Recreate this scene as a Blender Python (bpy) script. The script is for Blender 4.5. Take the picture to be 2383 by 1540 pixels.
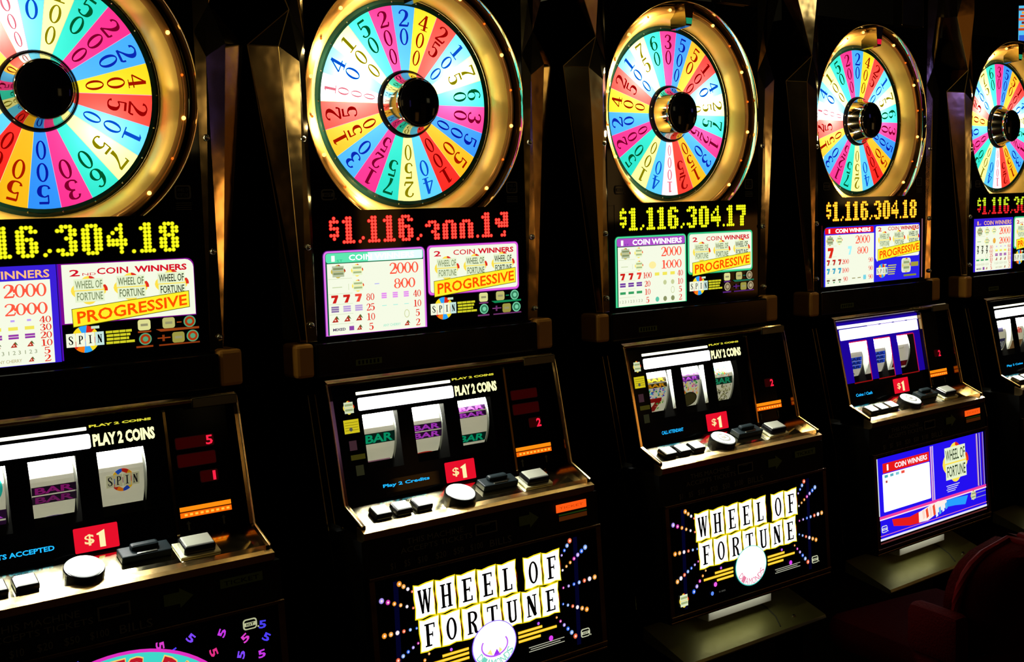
import bpy, bmesh, math, random
from mathutils import Vector, Matrix
random.seed(7)
scn = bpy.context.scene
for o in list(bpy.data.objects): bpy.data.objects.remove(o)
C = scn.collection
ZW = 1.65          # height of the prize wheel's axle above the floor

# ------------------------------------------------------------------ camera
cam_d = bpy.data.cameras.new('camera'); cam = bpy.data.objects.new('camera', cam_d); C.objects.link(cam)
RX = Vector((0.78928425, -0.61348633, -0.02578553))
RU = Vector((0.08472336, 0.06721668, 0.99413473))
RF = Vector((0.60815485, 0.78683953, -0.10502969))
M = Matrix((RX, RU, -RF)).transposed().to_4x4()
M.translation = Vector((-1.26526065, -1.88762413, -0.19775874 + ZW))
cam.matrix_world = M
cam_d.sensor_width = 36.0; cam_d.lens = 2759.15619 / 2383 * 36.0
cam_d.clip_start = 0.05; cam_d.clip_end = 60
scn.camera = cam

# ------------------------------------------------------------------ world, light, exposure
scn.view_settings.view_transform = 'Standard'; scn.view_settings.look = 'None'
scn.view_settings.gamma = 1; scn.view_settings.exposure = 0; scn.view_settings.use_curve_mapping = False
w = bpy.data.worlds.new('dark_hall'); scn.world = w; w.use_nodes = True
w.node_tree.nodes['Background'].inputs[0].default_value = (0.5, 0.42, 0.2, 1)
w.node_tree.nodes['Background'].inputs[1].default_value = 0.0015

def area(name, loc, target, sx, sy, color, power, parent=None):
    l = bpy.data.lights.new(name, 'AREA'); l.shape = 'RECTANGLE'; l.size = sx; l.size_y = sy
    l.color = color; l.energy = power
    o = bpy.data.objects.new(name, l); C.objects.link(o); o.location = loc
    d = Vector(target) - Vector(loc); o.rotation_euler = d.to_track_quat('-Z', 'Y').to_euler()
    if parent: o.parent = parent
    return o
# unseen lights for the bank across the aisle, plus dim panels added for chrome reflections
AISLE = [((1.9, -3.4, 1.25), .22, .5, (1, .42, .08), 1.4), ((3.3, -3.2, 1.55), .20, .4, (1, .55, .16), 1.0),
         ((4.6, -3.3, 1.1), .25, .5, (1, .35, .06), 1.4), ((6.2, -3.2, 1.6), .35, .4, (1, .6, .2), 1.6),
         ((2.7, -3.2, 2.1), .2, .2, (1, .85, .45), .7), ((0.9, -3.6, 1.9), .15, .3, (1, .7, .25), .7),
         ((5.4, -3.2, 2.2), .2, .2, (.25, .2, 1), .8), ((1.5, -3.5, 1.9), .06, .3, (.3, .2, 1), .4),
         ((-2.5, -3.0, 1.9), .3, .25, (1, .62, .2), .35),
         ((1.2, -3.45, 1.5), .45, 1.3, (1, .36, .05), .20), ((2.4, -3.4, 1.4), .40, 1.1, (1, .42, .06), .18), ((3.8, -3.4, 1.6), .5, 1.4, (1, .34, .04), .25),  # from here on: tall dim panels added unseen, so the trims reflect brown
         ((5.2, -3.4, 1.4), .5, 1.2, (1, .5, .1), .24), ((6.8, -3.3, 1.6), .6, 1.3, (1, .38, .06), .28),
         ((-2.7, -4.4, 1.7), .5, 1.2, (1, .68, .18), .22), ((-1.3, -4.6, 1.5), .35, 1.0, (1, .5, .1), .18), ((-3.6, -3.4, 1.3), .3, 1.0, (1, .45, .1), .15), ((-2.0, -4.4, 2.4), .12, .5, (1, .85, .4), .35)]
for i, (l, sx, sy, c, p) in enumerate(AISLE):
    area('aisle_glow', l, (l[0] * .55, 0, l[2] - .1), sx, sy, c, p)
area('overhead_fill', (-.8, -1.6, 3.4), (.3, 0, 1.4), .2, .2, (1, .8, .45), 1.0)  # unseen lamps added overhead so the chrome catches warm glints
area('overhead_fill', (1.4, -1.7, 3.4), (1.6, 0, .6), .2, .2, (1, .85, .4), 1.0)
area('overhead_fill', (4.2, 3.6, 4.0), (4.0, 5.0, 2.6), .3, .3, (1, .95, .75), 14)  # added behind the row to brighten the back wall
area('overhead_fill', (2.8, -1.6, 3.4), (2.6, 0, .6), .2, .2, (1, .85, .4), 1.0)

# ------------------------------------------------------------------ materials
MATS = {}
def lin(h):
    h = h.lstrip('#'); r = [int(h[i:i + 2], 16) / 255 for i in (0, 2, 4)]
    return tuple((c / 12.92 if c <= .04045 else ((c + .055) / 1.055) ** 2.4) for c in r) + (1,)
def glow(hexc, s=1.0, sample=False):
    """a lit, self-luminous surface (backlit print, LED, lamp lens)"""
    k = 'glow_%s_%g_%d' % (hexc, s, sample)
    if k in MATS: return MATS[k]
    m = bpy.data.materials.new(k); m.use_nodes = True; nt = m.node_tree; nt.nodes.clear()
    e = nt.nodes.new('ShaderNodeEmission'); e.inputs[0].default_value = lin(hexc); e.inputs[1].default_value = s
    o = nt.nodes.new('ShaderNodeOutputMaterial'); nt.links.new(e.outputs[0], o.inputs[0])
    m.cycles.emission_sampling = 'FRONT_BACK' if sample else 'NONE'
    MATS[k] = m; return m
def sheet(hexc, s=.9):
    """backlit translucent film: even glow plus what the lamps behind it throw through"""
    k = 'film_%s_%g' % (hexc, s)
    if k in MATS: return MATS[k]
    m = bpy.data.materials.new(k); m.use_nodes = True; nt = m.node_tree; nt.nodes.clear()
    e = nt.nodes.new('ShaderNodeEmission'); e.inputs[0].default_value = lin(hexc); e.inputs[1].default_value = s
    t = nt.nodes.new('ShaderNodeBsdfTranslucent'); c = lin(hexc)
    t.inputs[0].default_value = tuple(.12 + .88 * v for v in c[:3]) + (1,)
    a = nt.nodes.new('ShaderNodeAddShader'); o = nt.nodes.new('ShaderNodeOutputMaterial')
    nt.links.new(e.outputs[0], a.inputs[0]); nt.links.new(t.outputs[0], a.inputs[1]); nt.links.new(a.outputs[0], o.inputs[0])
    m.cycles.emission_sampling = 'NONE'
    MATS[k] = m; return m
def surf(name, color, rough=.4, metal=0., noise=0., nscale=30., bump=0., coat=0., spec=.25):
    if name in MATS: return MATS[name]
    m = bpy.data.materials.new(name); m.use_nodes = True; nt = m.node_tree
    b = nt.nodes['Principled BSDF']
    c = lin(color) if isinstance(color, str) else tuple(color) + (1,)
    b.inputs['Base Color'].default_value = c; b.inputs['Roughness'].default_value = rough
    b.inputs['Metallic'].default_value = metal
    if metal == 0: b.inputs['Specular IOR Level'].default_value = spec
    if coat: b.inputs['Coat Weight'].default_value = coat; b.inputs['Coat Roughness'].default_value = .05
    if noise or bump:
        tc = nt.nodes.new('ShaderNodeTexCoord'); n = nt.nodes.new('ShaderNodeTexNoise')
        n.inputs['Scale'].default_value = nscale; n.inputs['Detail'].default_value = 3
        nt.links.new(tc.outputs['Object'], n.inputs['Vector'])
        if noise:
            mr = nt.nodes.new('ShaderNodeMapRange'); mr.inputs['To Min'].default_value = max(0, rough - noise)
            mr.inputs['To Max'].default_value = rough + noise
            nt.links.new(n.outputs[0], mr.inputs['Value']); nt.links.new(mr.outputs[0], b.inputs['Roughness'])
        if bump:
            bp = nt.nodes.new('ShaderNodeBump'); bp.inputs['Strength'].default_value = bump; bp.inputs['Distance'].default_value = .01
            nt.links.new(n.outputs[0], bp.inputs['Height']); nt.links.new(bp.outputs[0], b.inputs['Normal'])
    MATS[name] = m; return m
BLACK = surf('black_gloss', (.003, .003, .003), .18, noise=.05, spec=.15)
BLACKM = surf('black_matte', (.003, .003, .0025), .55, noise=.1, spec=.06)
GLASSB = surf('black_glass', (.002, .002, .003), .05, spec=.05)
CHROME = surf('smoked_chrome', (.62, .50, .30), .10, 1., noise=.05, nscale=8, bump=.12)
GOLD = surf('gold_chrome', (1., .68, .16), .38, .52, noise=.04, nscale=12)
GOLDLIP = surf('gold_lip', (1., .50, .13), .22, .62, noise=.04, nscale=20)
BRIGHT = surf('bright_chrome', (.85, .84, .80), .07, 1., noise=.03)
DECKM = surf('brushed_brass_deck', (.66, .60, .36), .10, 1., noise=.05, nscale=60)
RAIL = surf('brass_rail', (.62, .42, .16), .22, 1., noise=.08, nscale=40)
surf('trim_edge', (.50, .33, .10), .4, 1.)
TAN = surf('tan_plastic', (.34, .17, .03), .45, noise=.08)
STEEL = surf('tray_steel', (.26, .25, .07), .42, .55, noise=.12, nscale=70)
REELW = surf('reel_strip', (.80, .80, .72), .5)
_b = REELW.node_tree.nodes['Principled BSDF']; _b.inputs['Emission Color'].default_value = (.9, .9, .62, 1); _b.inputs['Emission Strength'].default_value = .30; REELW.cycles.emission_sampling = 'NONE'
STUD = surf('steel_stud', (.6, .6, .5), .15, 1.)
DIM = surf('dim_print', (.055, .055, .035), .6)
DIM2 = surf('dim_print_green', (.05, .09, .015), .6)
RED_CLOTH = surf('dark_red_upholstery', (.013, .0001, .0002), .8, noise=.1, bump=.25, nscale=220, spec=.01)
WOOD = surf('dark_frame', (.02, .006, .004), .5)

# ------------------------------------------------------------------ object helpers
def link(name, me, parent=None, label=None):
    o = bpy.data.objects.new(name, me); C.objects.link(o)
    if parent: o.parent = parent
    if label: o['label'] = label
    return o
def tag(o, label=None, cat=None, group=None, kind=None):
    if label: o['label'] = label
    if cat: o['category'] = cat
    if group: o['group'] = group
    if kind: o['kind'] = kind
    return o
def mesh_bm(name, bm, mats, smooth=False):
    bmesh.ops.recalc_face_normals(bm, faces=bm.faces)
    me = bpy.data.meshes.new(name); bm.to_mesh(me); bm.free()
    for m in (mats if isinstance(mats, (list, tuple)) else [mats]): me.materials.append(m)
    if smooth:
        for p in me.polygons: p.use_smooth = True
        me.set_sharp_from_angle(angle=math.radians(38))
    return me
def bm_box(bm, x0, x1, y0, y1, z0, z1, bev=0., mi=0):
    vs = [bm.verts.new(p) for p in ((x0, y0, z0), (x1, y0, z0), (x1, y1, z0), (x0, y1, z0), (x0, y0, z1), (x1, y0, z1), (x1, y1, z1), (x0, y1, z1))]
    fs = [bm.faces.new([vs[i] for i in q]) for q in ((0, 1, 2, 3), (7, 6, 5, 4), (0, 4, 5, 1), (1, 5, 6, 2), (2, 6, 7, 3), (3, 7, 4, 0))]
    for f in fs: f.material_index = mi
    if bev:
        es = list({e for f in fs for e in f.edges})
        bmesh.ops.bevel(bm, geom=es, offset=bev, segments=2, profile=.5, affect='EDGES')
    return vs
def bm_extr(bm, prof, x0, x1, mi=0):
    """closed (y, z) profile swept along x"""
    a = [bm.verts.new((x0, y, z)) for y, z in prof]; b = [bm.verts.new((x1, y, z)) for y, z in prof]
    n = len(prof)
    fs = [bm.faces.new(a), bm.faces.new(list(reversed(b)))]
    for i in range(n): fs.append(bm.faces.new((a[i], a[(i + 1) % n], b[(i + 1) % n], b[i])))
    for f in fs: f.material_index = mi
    return fs
def bm_lathe(bm, prof, cx=0, cz=0, n=72, mi=0):
    """(r, y) profile turned about the wheel's axle (the y axis)"""
    rings = []
    for r, y in prof:
        rings.append([bm.verts.new((cx + r * math.sin(2 * math.pi * i / n), y, cz + r * math.cos(2 * math.pi * i / n))) for i in range(n)] if r > 1e-6 else [bm.verts.new((cx, y, cz))])
    for a, b in zip(rings, rings[1:]):
        for i in range(n):
            j = (i + 1) % n
            if len(a) == 1: f = bm.faces.new((a[0], b[i], b[j]))
            elif len(b) == 1: f = bm.faces.new((a[i], b[0], a[j]))
            else: f = bm.faces.new((a[i], b[i], b[j], a[j]))
            f.material_index = mi
def bm_tube(bm, pts, r, n=8, mi=0):
    pts = [Vector(p) for p in pts]; rings = []
    for i, p in enumerate(pts):
        d = (pts[min(i + 1, len(pts) - 1)] - pts[max(i - 1, 0)]).normalized()
        u = d.cross(Vector((0, 0, 1))); u = u.normalized() if u.length > .1 else Vector((1, 0, 0)); v = d.cross(u)
        rings.append([bm.verts.new(p + r * (math.cos(2 * math.pi * k / n) * u + math.sin(2 * math.pi * k / n) * v)) for k in range(n)])
    for a, b in zip(rings, rings[1:]):
        for k in range(n): bm.faces.new((a[k], a[(k + 1) % n], b[(k + 1) % n], b[k])).material_index = mi
    bm.faces.new(rings[0]).material_index = mi; bm.faces.new(rings[-1]).material_index = mi
def boxobj(name, parent, mat, *dims, bev=0., label=None):
    bm = bmesh.new(); bm_box(bm, *dims, bev=bev)
    return link(name, mesh_bm(name, bm, mat), parent, label)

# ------------------------------------------------------------------ flat artwork
TXT = {}
def text_mesh(s, bold):
    k = (s, bold)
    if k in TXT: return TXT[k]
    cu = bpy.data.curves.new('t', 'FONT'); cu.body = s; cu.size = 1; cu.resolution_u = 2; cu.offset = bold
    ob = bpy.data.objects.new('t', cu); C.objects.link(ob)
    dg = bpy.context.evaluated_depsgraph_get(); dg.update()
    me = bpy.data.meshes.new_from_object(ob.evaluated_get(dg))
    vs = [(v.co.x, v.co.y) for v in me.vertices]; fs = [tuple(p.vertices) for p in me.polygons]
    x0 = min(v[0] for v in vs); x1 = max(v[0] for v in vs); y0 = min(v[1] for v in vs); y1 = max(v[1] for v in vs)
    vs = [((x - x0) / (x1 - x0 + 1e-9), (y - y0) / (y1 - y0 + 1e-9)) for x, y in vs]
    bpy.data.objects.remove(ob); bpy.data.curves.remove(cu); bpy.data.meshes.remove(me)
    TXT[k] = (vs, fs); return TXT[k]
class Art:
    def __init__(s, surface):
        s.f = surface; s.v = []; s.p = []; s.mi = []; s.mats = []; s.L = 0
    def m(s, mat):
        if mat not in s.mats: s.mats.append(mat)
        return s.mats.index(mat)
    def add(s, pts, faces, mat, lay=None):
        b = len(s.v); lay = s.L if lay is None else lay
        s.v += [s.f(x, z, lay) for x, z in pts]; i = s.m(mat)
        for f in faces: s.p.append(tuple(b + k for k in f)); s.mi.append(i)
    def poly(s, pts, mat, lay=None): s.add(pts, [tuple(range(len(pts)))], mat, lay)
    def rect(s, x0, z0, x1, z1, mat, lay=None, nz=1):
        for i in range(nz):
            a = z0 + (z1 - z0) * i / nz; b = z0 + (z1 - z0) * (i + 1) / nz
            s.poly([(x0, a), (x1, a), (x1, b), (x0, b)], mat, lay)
    def rrect(s, x0, z0, x1, z1, r, mat, lay=None, corners=(1, 1, 1, 1)):
        pts = []
        for (cx, cz, a0, on, px, pz) in ((x1 - r, z1 - r, 0, corners[1], x1, z1), (x0 + r, z1 - r, 90, corners[0], x0, z1), (x0 + r, z0 + r, 180, corners[3], x0, z0), (x1 - r, z0 + r, 270, corners[2], x1, z0)):
            if on: pts += [(cx + r * math.cos(math.radians(a0 + t)), cz + r * math.sin(math.radians(a0 + t))) for t in (0, 22, 45, 68, 90)]
            else: pts.append((px, pz))
        s.poly(pts, mat, lay)
    def disc(s, cx, cz, rx, rz, mat, lay=None, n=24):
        s.poly([(cx + rx * math.cos(2 * math.pi * i / n), cz + rz * math.sin(2 * math.pi * i / n)) for i in range(n)], mat, lay)
    def arc(s, cx, cz, ax, az, bx, bz, mat, lay=None, t0=0, t1=360, n=28):
        pts = []; fs = []
        for i in range(n + 1):
            t = math.radians(t0 + (t1 - t0) * i / n)
            pts += [(cx + ax * math.cos(t), cz + az * math.sin(t)), (cx + bx * math.cos(t), cz + bz * math.sin(t))]
        for i in range(n): fs.append((2 * i, 2 * i + 1, 2 * i + 3, 2 * i + 2))
        s.add(pts, fs, mat, lay)
    def text(s, st, x0, z0, x1, z1, mat, lay=None, bold=.0, dz=0., dx=0.):
        """fit the words in the box; dz lifts the right end, dx leans the top"""
        vs, fs = text_mesh(st, bold)
        s.add([(x0 + (x1 - x0) * u + dx * v, z0 + (z1 - z0) * v + dz * u) for u, v in vs], fs, mat, lay)
    def xf(s, pts, fs, fn, mat, lay=None): s.add([fn(x, z) for x, z in pts], fs, mat, lay)
    def build(s, name, parent, label=None, key=None):
        me = bpy.data.meshes.new(name); me.from_pydata(s.v, [], s.p)
        for m in s.mats: me.materials.append(m)
        me.polygons.foreach_set('material_index', s.mi); me.update()
        return link(name, me, parent, label)
def plane(y0, b=0., z0=0., step=.00035):
    return lambda x, z, l: (x, y0 + b * (z - z0) - step * l, z)
TOPS = plane(-.001)
REELS = plane(-.045, .185, -.51)
BELLY = plane(-.172, .065, -.854)

# serif numerals and slab capitals drawn as strokes of changing width, in a .62 x 1 box
def stroke(path, sub=4):
    P = path; pts = []
    n = len(P)
    for i in range(n - 1):
        p0 = P[max(i - 1, 0)]; p1 = P[i]; p2 = P[i + 1]; p3 = P[min(i + 2, n - 1)]
        for k in range(sub if n > 2 else 1):
            t = k / (sub if n > 2 else 1)
            pts.append(tuple(.5 * ((2 * p1[j]) + (-p0[j] + p2[j]) * t + (2 * p0[j] - 5 * p1[j] + 4 * p2[j] - p3[j]) * t * t + (-p0[j] + 3 * p1[j] - 3 * p2[j] + p3[j]) * t ** 3) for j in range(3)))
    pts.append(P[-1]); vs = []; fs = []
    for i, (x, z, wd) in enumerate(pts):
        a = pts[max(i - 1, 0)]; b = pts[min(i + 1, len(pts) - 1)]
        dx, dz = b[0] - a[0], b[1] - a[1]; d = math.hypot(dx, dz) or 1
        wd = max(wd * 1.08, .075)
        nx, nz = -dz / d * wd / 2, dx / d * wd / 2
        vs += [(x + nx, z + nz), (x - nx, z - nz)]
        if i: fs.append((2 * i - 2, 2 * i - 1, 2 * i + 1, 2 * i))
    return vs, fs
def ringg(cx, cz, rx, rz, ix, iz, n=22):
    vs = []; fs = []
    for i in range(n):
        t = 2 * math.pi * i / n
        vs += [(cx + rx * math.cos(t), cz + rz * math.sin(t)), (cx + ix * math.cos(t), cz + iz * math.sin(t))]
    for i in range(n): j = (i + 1) % n; fs.append((2 * i, 2 * i + 1, 2 * j + 1, 2 * j))
    return vs, fs
def bar(x0, z0, x1, z1): return [(x0, z0), (x1, z0), (x1, z1), (x0, z1)], [(0, 1, 2, 3)]
GL = {
 '0': [ringg(.31, .5, .275, .5, .145, .435)],
 '1': [bar(.23, 0, .40, 1), bar(.06, 0, .58, .075), ([(.08, .84), (.26, .90), (.26, 1), (.22, 1)], [(0, 1, 2, 3)])],
 '2': [stroke([(.09, .74, .10), (.12, .88, .07), (.28, .975, .06), (.46, .88, .14), (.49, .70, .17), (.40, .48, .13), (.22, .26, .07), (.08, .07, .05)]), bar(.05, 0, .52, .13), stroke([(.50, .02, .05), (.56, .14, .05), (.58, .28, .03)])],
 '3': [stroke([(.09, .78, .10), (.14, .92, .06), (.30, .975, .05), (.44, .88, .14), (.45, .72, .15), (.36, .57, .08), (.22, .53, .05)]), stroke([(.22, .53, .05), (.40, .47, .10), (.49, .28, .17), (.43, .09, .13), (.28, .02, .06), (.12, .08, .06), (.08, .22, .11)])],
 '4': [stroke([(.41, 1, .06), (.04, .28, .06)]), bar(.03, .25, .60, .32), bar(.34, 0, .49, 1), bar(.22, 0, .60, .05)],
 '5': [bar(.12, .87, .52, 1), bar(.10, .52, .16, .95), stroke([(.12, .53, .05), (.28, .62, .06), (.45, .52, .14), (.49, .32, .18), (.43, .10, .13), (.28, .02, .05), (.12, .07, .06), (.08, .2, .11)])],
 '6': [ringg(.31, .31, .26, .31, .13, .26), stroke([(.47, .86, .10), (.42, .95, .05), (.31, .975, .05), (.19, .88, .09), (.11, .65, .15), (.09, .33, .13)])],
 '7': [bar(.05, .86, .58, 1), bar(.05, .74, .10, .9), stroke([(.55, .88, .06), (.38, .58, .08), (.27, .28, .13), (.25, 0, .17)])],
 '8': [ringg(.31, .74, .22, .26, .11, .21), ringg(.31, .27, .26, .28, .13, .22)],
 'H': [bar(.08, 0, .22, 1), bar(.40, 0, .54, 1), bar(.2, .46, .42, .54), bar(.02, 0, .28, .06), bar(.34, 0, .60, .06), bar(.02, .94, .28, 1), bar(.34, .94, .60, 1)],
 'E': [bar(.12, 0, .27, 1), bar(.05, 0, .56, .07), bar(.05, .93, .55, 1), bar(.25, .47, .44, .55), bar(.49, 0, .56, .22), bar(.49, .80, .55, 1), bar(.40, .40, .45, .62)],
 'F': [bar(.12, 0, .27, 1), bar(.05, 0, .38, .07), bar(.05, .93, .55, 1), bar(.25, .47, .44, .55), bar(.49, .78, .55, 1), bar(.40, .40, .45, .62)],
 'L': [bar(.12, 0, .27, 1), bar(.05, 0, .54, .07), bar(.05, .94, .36, 1), bar(.47, 0, .54, .25)],
 'O': [ringg(.31, .5, .26, .5, .13, .42)],
 'T': [bar(.24, 0, .38, 1), bar(.14, 0, .48, .06), bar(.03, .93, .59, 1), bar(.03, .78, .09, 1), bar(.53, .78, .59, 1)],
 'U': [bar(.08, .2, .22, 1), bar(.42, .2, .52, 1), stroke([(.15, .25, .14), (.20, .06, .12), (.32, .03, .08), (.44, .08, .10), (.47, .25, .10)]), bar(.02, .94, .30, 1), bar(.35, .94, .60, 1)],
 'N': [bar(.09, 0, .17, 1), bar(.45, 0, .53, 1), stroke([(.14, .97, .17), (.49, .03, .17)]), bar(.02, 0, .26, .06), bar(.36, .94, .60, 1)],
 'R': [bar(.10, 0, .24, 1), bar(.03, 0, .32, .06), stroke([(.1, .965, .07), (.35, .97, .06), (.49, .86, .12), (.49, .66, .12), (.35, .53, .06), (.2, .52, .07)]), stroke([(.30, .52, .10), (.43, .30, .13), (.47, .06, .13), (.58, .03, .06)])],
 'W': [stroke([(.05, 1, .13), (.19, 0, .10)]), stroke([(.19, .02, .07), (.32, .95, .07)]), stroke([(.32, 1, .13), (.45, 0, .10)]), stroke([(.45, .02, .06), (.59, 1, .06)]), bar(-.02, .95, .16, 1), bar(.22, .95, .42, 1), bar(.50, .95, .66, 1)],
 'S': [stroke([(.50, .72, .10), (.44, .93, .06), (.30, .975, .06), (.14, .88, .12), (.15, .66, .14), (.32, .50, .15), (.47, .32, .15), (.46, .12, .12), (.30, .03, .06), (.14, .07, .06), (.09, .28, .10)])],
 'P': [bar(.12, 0, .26, 1), bar(.04, 0, .36, .06), stroke([(.12, .965, .07), (.36, .97, .06), (.50, .86, .13), (.50, .62, .13), (.36, .48, .06), (.2, .47, .07)])],
 'I': [bar(.24, 0, .39, 1), bar(.13, 0, .50, .07), bar(.13, .93, .50, 1)],
}
GL['9'] = [([(.62 - x, 1 - z) for x, z in vs], fs) for vs, fs in GL['6']]
def glyph(art, ch, x0, z0, x1, z1, mat, lay=None):
    for vs, fs in GL[ch]:
        art.add([(x0 + (x1 - x0) * x / .62, z0 + (z1 - z0) * z) for x, z in vs], fs, mat, lay)

# ------------------------------------------------------------------ colours of print
WHITE = glow('FFFFFF', 1.6, True); CREAM = glow('FFFFF0', 1.15); PAPER = glow('FAFFE8', .97, True)
RED = glow('E8201C', 1); PRED = glow('E0142A', 1); SALM = glow('FF5A40', 1); PURP = glow('B45AC8', 1)
YEL = glow('FFF02A', 1); ORG = glow('FF6A00', 1); GRN = glow('2A9C50', 1); TEAL = glow('58C89C', 1)
OLIV = glow('8A9C58', .9); PALEO = glow('D2DCA0', 1); BLK = surf('print_black', (.002, .002, .003), .10, spec=.008)
INK = surf('tile_ink', (.010, .010, .022), .5)

# ------------------------------------------------------------------ prize wheel
SECT = [('20', 'b'), ('400', 'y'), ('25', 'r'), ('100', 'c'), ('75', 'w'), ('60', 't'), ('30', 'p'), ('500', 'B'), ('50', 'o'), ('100', 'R'),
        ('40', 'c'), ('250', 'w'), ('75', 't'), ('125', 'p'), ('30', 'b'), ('150', 'o'), ('25', 'r'), ('1000', 'W'), ('40', 'c'), ('100', 'w'), ('50', 't'), ('200', 'p')]
SC = dict(b=('46B4FF', '0A28B4'), B=('2E96FF', '0818A0'), c=('5CD2FF', '0A50D0'), y=('FFE212', 'A01400'), o=('FFC010', 'A81800'), r=('FF4030', '980404'),
          R=('FF2418', '880000'), w=('FFFFA0', '8C8200'), t=('26E0C8', '00562C'), p=('FF2E92', '7C0028'), W=('FFF4FA', 'F07888'))
RW, YW = .1844, .0532
def make_wheel(parent, top, lamps):
    off = -2 * math.pi / 22 * top
    art = Art(lambda x, z, l: (x, YW - .0004 * l, z))
    n = 5
    for i, (s, c) in enumerate(SECT):
        a0 = off + (i - .5) * 2 * math.pi / 22; da = 2 * math.pi / 22
        fn = lambda a, r: (r * math.sin(a), r * math.cos(a))
        for k in range(n):
            b0 = a0 + da * k / n; b1 = a0 + da * (k + 1) / n
            art.poly([fn(b0, .03), fn(b0, RW), fn(b1, RW), fn(b1, .03)], sheet(SC[c][0], .92 if c in 'bBryoRp' else 1.0), 0)
        # fine pale line between sectors
        art.poly([fn(a0 - .0022, RW), fn(a0 + .0022, RW), fn(a0 + .006, .06), fn(a0 - .006, .06)], glow('FFB4E0' if c in 'crpbB' else 'FFF0A0', .9), 1)
        a = off + i * da; ca, sa = math.cos(a), math.sin(a)
        N = len(s); pitch = {2: .0345, 3: .0350, 4: .0275}[N]; hgt = {2: .0315, 3: .0300, 4: .0240}[N]; wd = {2: .0245, 3: .0232, 4: .0180}[N]
        mat = glow(SC[c][1], 1)
        for k, ch in enumerate(s):
            z1 = .1765 - k * pitch; z0 = z1 - hgt; ww = wd * (1 - .12 * k)
            for vs, fs in GL[ch]:
                pts = []
                for gx, gz in vs:
                    x = (gx / .62 - .5) * ww; z = z0 + (z1 - z0) * gz
                    pts.append((x * ca + z * sa, -x * sa + z * ca))
                art.add(pts, fs, mat, 2)
    wh = art.build('prize_wheel', parent, 'glowing wheel of 22 coloured numbered sectors')
    # lamps in the light box behind the film
    for (lx, lz, p, col) in lamps:
        l = bpy.data.lights.new('wheel_lamp', 'POINT'); l.energy = p; l.shadow_soft_size = .02; l.color = col
        o = bpy.data.objects.new('wheel_lamp', l); C.objects.link(o); o.location = (lx, YW + .045, lz); o.parent = parent
    return wh
def ring_bowl_mesh():
    bm = bmesh.new()
    bm_lathe(bm, [(.1965, .057), (.1985, .050), (.2020, .041), (.2070, .032), (.2130, .0245), (.2185, .0195)], n=128, mi=0)
    bm_lathe(bm, [(.2185, .0195), (.2215, .0168), (.2250, .0155), (.2290, .0162), (.2320, .0185), (.2345, .0230), (.2360, .0300)], n=128, mi=1)
    bm_lathe(bm, [(.2360, .0300), (.2390, .0340), (.2412, .0340), (.2418, .0000)], n=128, mi=2)
    bm_lathe(bm, [(.2418, .0000), (.2424, -.0012), (.2434, -.0012), (.2440, .0)], n=128, mi=3)
    bmesh.ops.remove_doubles(bm, verts=bm.verts, dist=1e-5)
    bmesh.ops.bisect_plane(bm, geom=list(bm.verts) + list(bm.edges) + list(bm.faces), plane_co=(0, 0, -.1985), plane_no=(0, 0, -1), clear_outer=True)
    return mesh_bm('wheel_ring', bm, [GOLD, GOLDLIP, surf('smoke_mirror', (.34, .34, .28), .03, 1.), surf('trim_edge', (0, 0, 0))], True)
def track_mesh():
    bm = bmesh.new(); bm_lathe(bm, [(RW - .0005, YW - .001), (.190, YW - .0035), (.1968, YW + .002)], n=96)
    for i in range(22):
        a = 2 * math.pi * (i - .5) / 22
        mt = Matrix.Translation((.1905 * math.sin(a), YW - .0045, .1905 * math.cos(a)))
        r = bmesh.ops.create_icosphere(bm, subdivisions=1, radius=.0016, matrix=mt)
        for f in {f for v in r['verts'] for f in v.link_faces}: f.material_index = 1
    return mesh_bm('pin_track', bm, [surf('dark_green_track', (.004, .02, .016), .12), STUD])
def hub_meshes():
    bm = bmesh.new()
    bm_lathe(bm, [(.0640, YW - .001), (.0636, YW - .006), (.0605, YW - .010), (.0580, YW - .0115)], n=72, mi=1)
    bm_lathe(bm, [(.0578, YW - .0115), (.0462, YW - .0375)], n=72, mi=0)
    bm_lathe(bm, [(.0462, YW - .0375), (.0470, YW - .0400), (.0462, YW - .0440), (.0440, YW - .0460), (.0425, YW - .0462)], n=72, mi=2)
    a = mesh_bm('wheel_hub', bm, [surf('hub_chrome', (.48, .44, .34), .06, 1.), GLASSB, surf('hub_rim', (.20, .18, .12), .08, 1.)], True)
    bm = bmesh.new(); bm_lathe(bm, [(.0430, YW - .044), (.0420, YW - .047), (.0300, YW - .049), (.0, YW - .050)], n=64)
    b = mesh_bm('hub_cap', bm, [GLASSB], True)
    return a, b

# ------------------------------------------------------------------ dot matrix jackpot display
DOT = {
 '1': ['.##', '###', '.##', '.##', '.##', '.##', '.##', '####'],
 '6': ['.###', '##.##', '##', '####', '##.##', '##.##', '##.##', '.###'],
 '3': ['.###', '##.##', '...##', '..##', '...##', '...##', '##.##', '.###'],
 '0': ['.###', '##.##', '##.##', '##.##', '##.##', '##.##', '##.##', '.###'],
 '4': ['...#', '..##', '.#.#', '#..#', '#####', '#####', '...#', '...#'],
 '8': ['.###', '##.##', '##.##', '.###', '##.##', '##.##', '##.##', '.###'],
 '7': ['#####', '#####', '...##', '...##', '..##', '..##', '..##', '..##'],
 '$': ['.#', '###', '#', '###', '..#', '###', '.#', ''],
 ',': ['', '', '', '', '', '', '.#', '#'], '.': ['', '', '', '', '', '', '', '#'],
 'a': ['', '', '.###', '##.##', '...##', '..##', '...##', '...##'],
 'b': ['', '', '.###', '##.##', '##.##', '##.##', '##.##', '##.##'],
 'c': ['..###', '...##', '##.##', '#####', '.####', '', '...#', '..##'],
}
ADV = {'1': 5, '$': 4, ',': 3, '.': 2}
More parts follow.
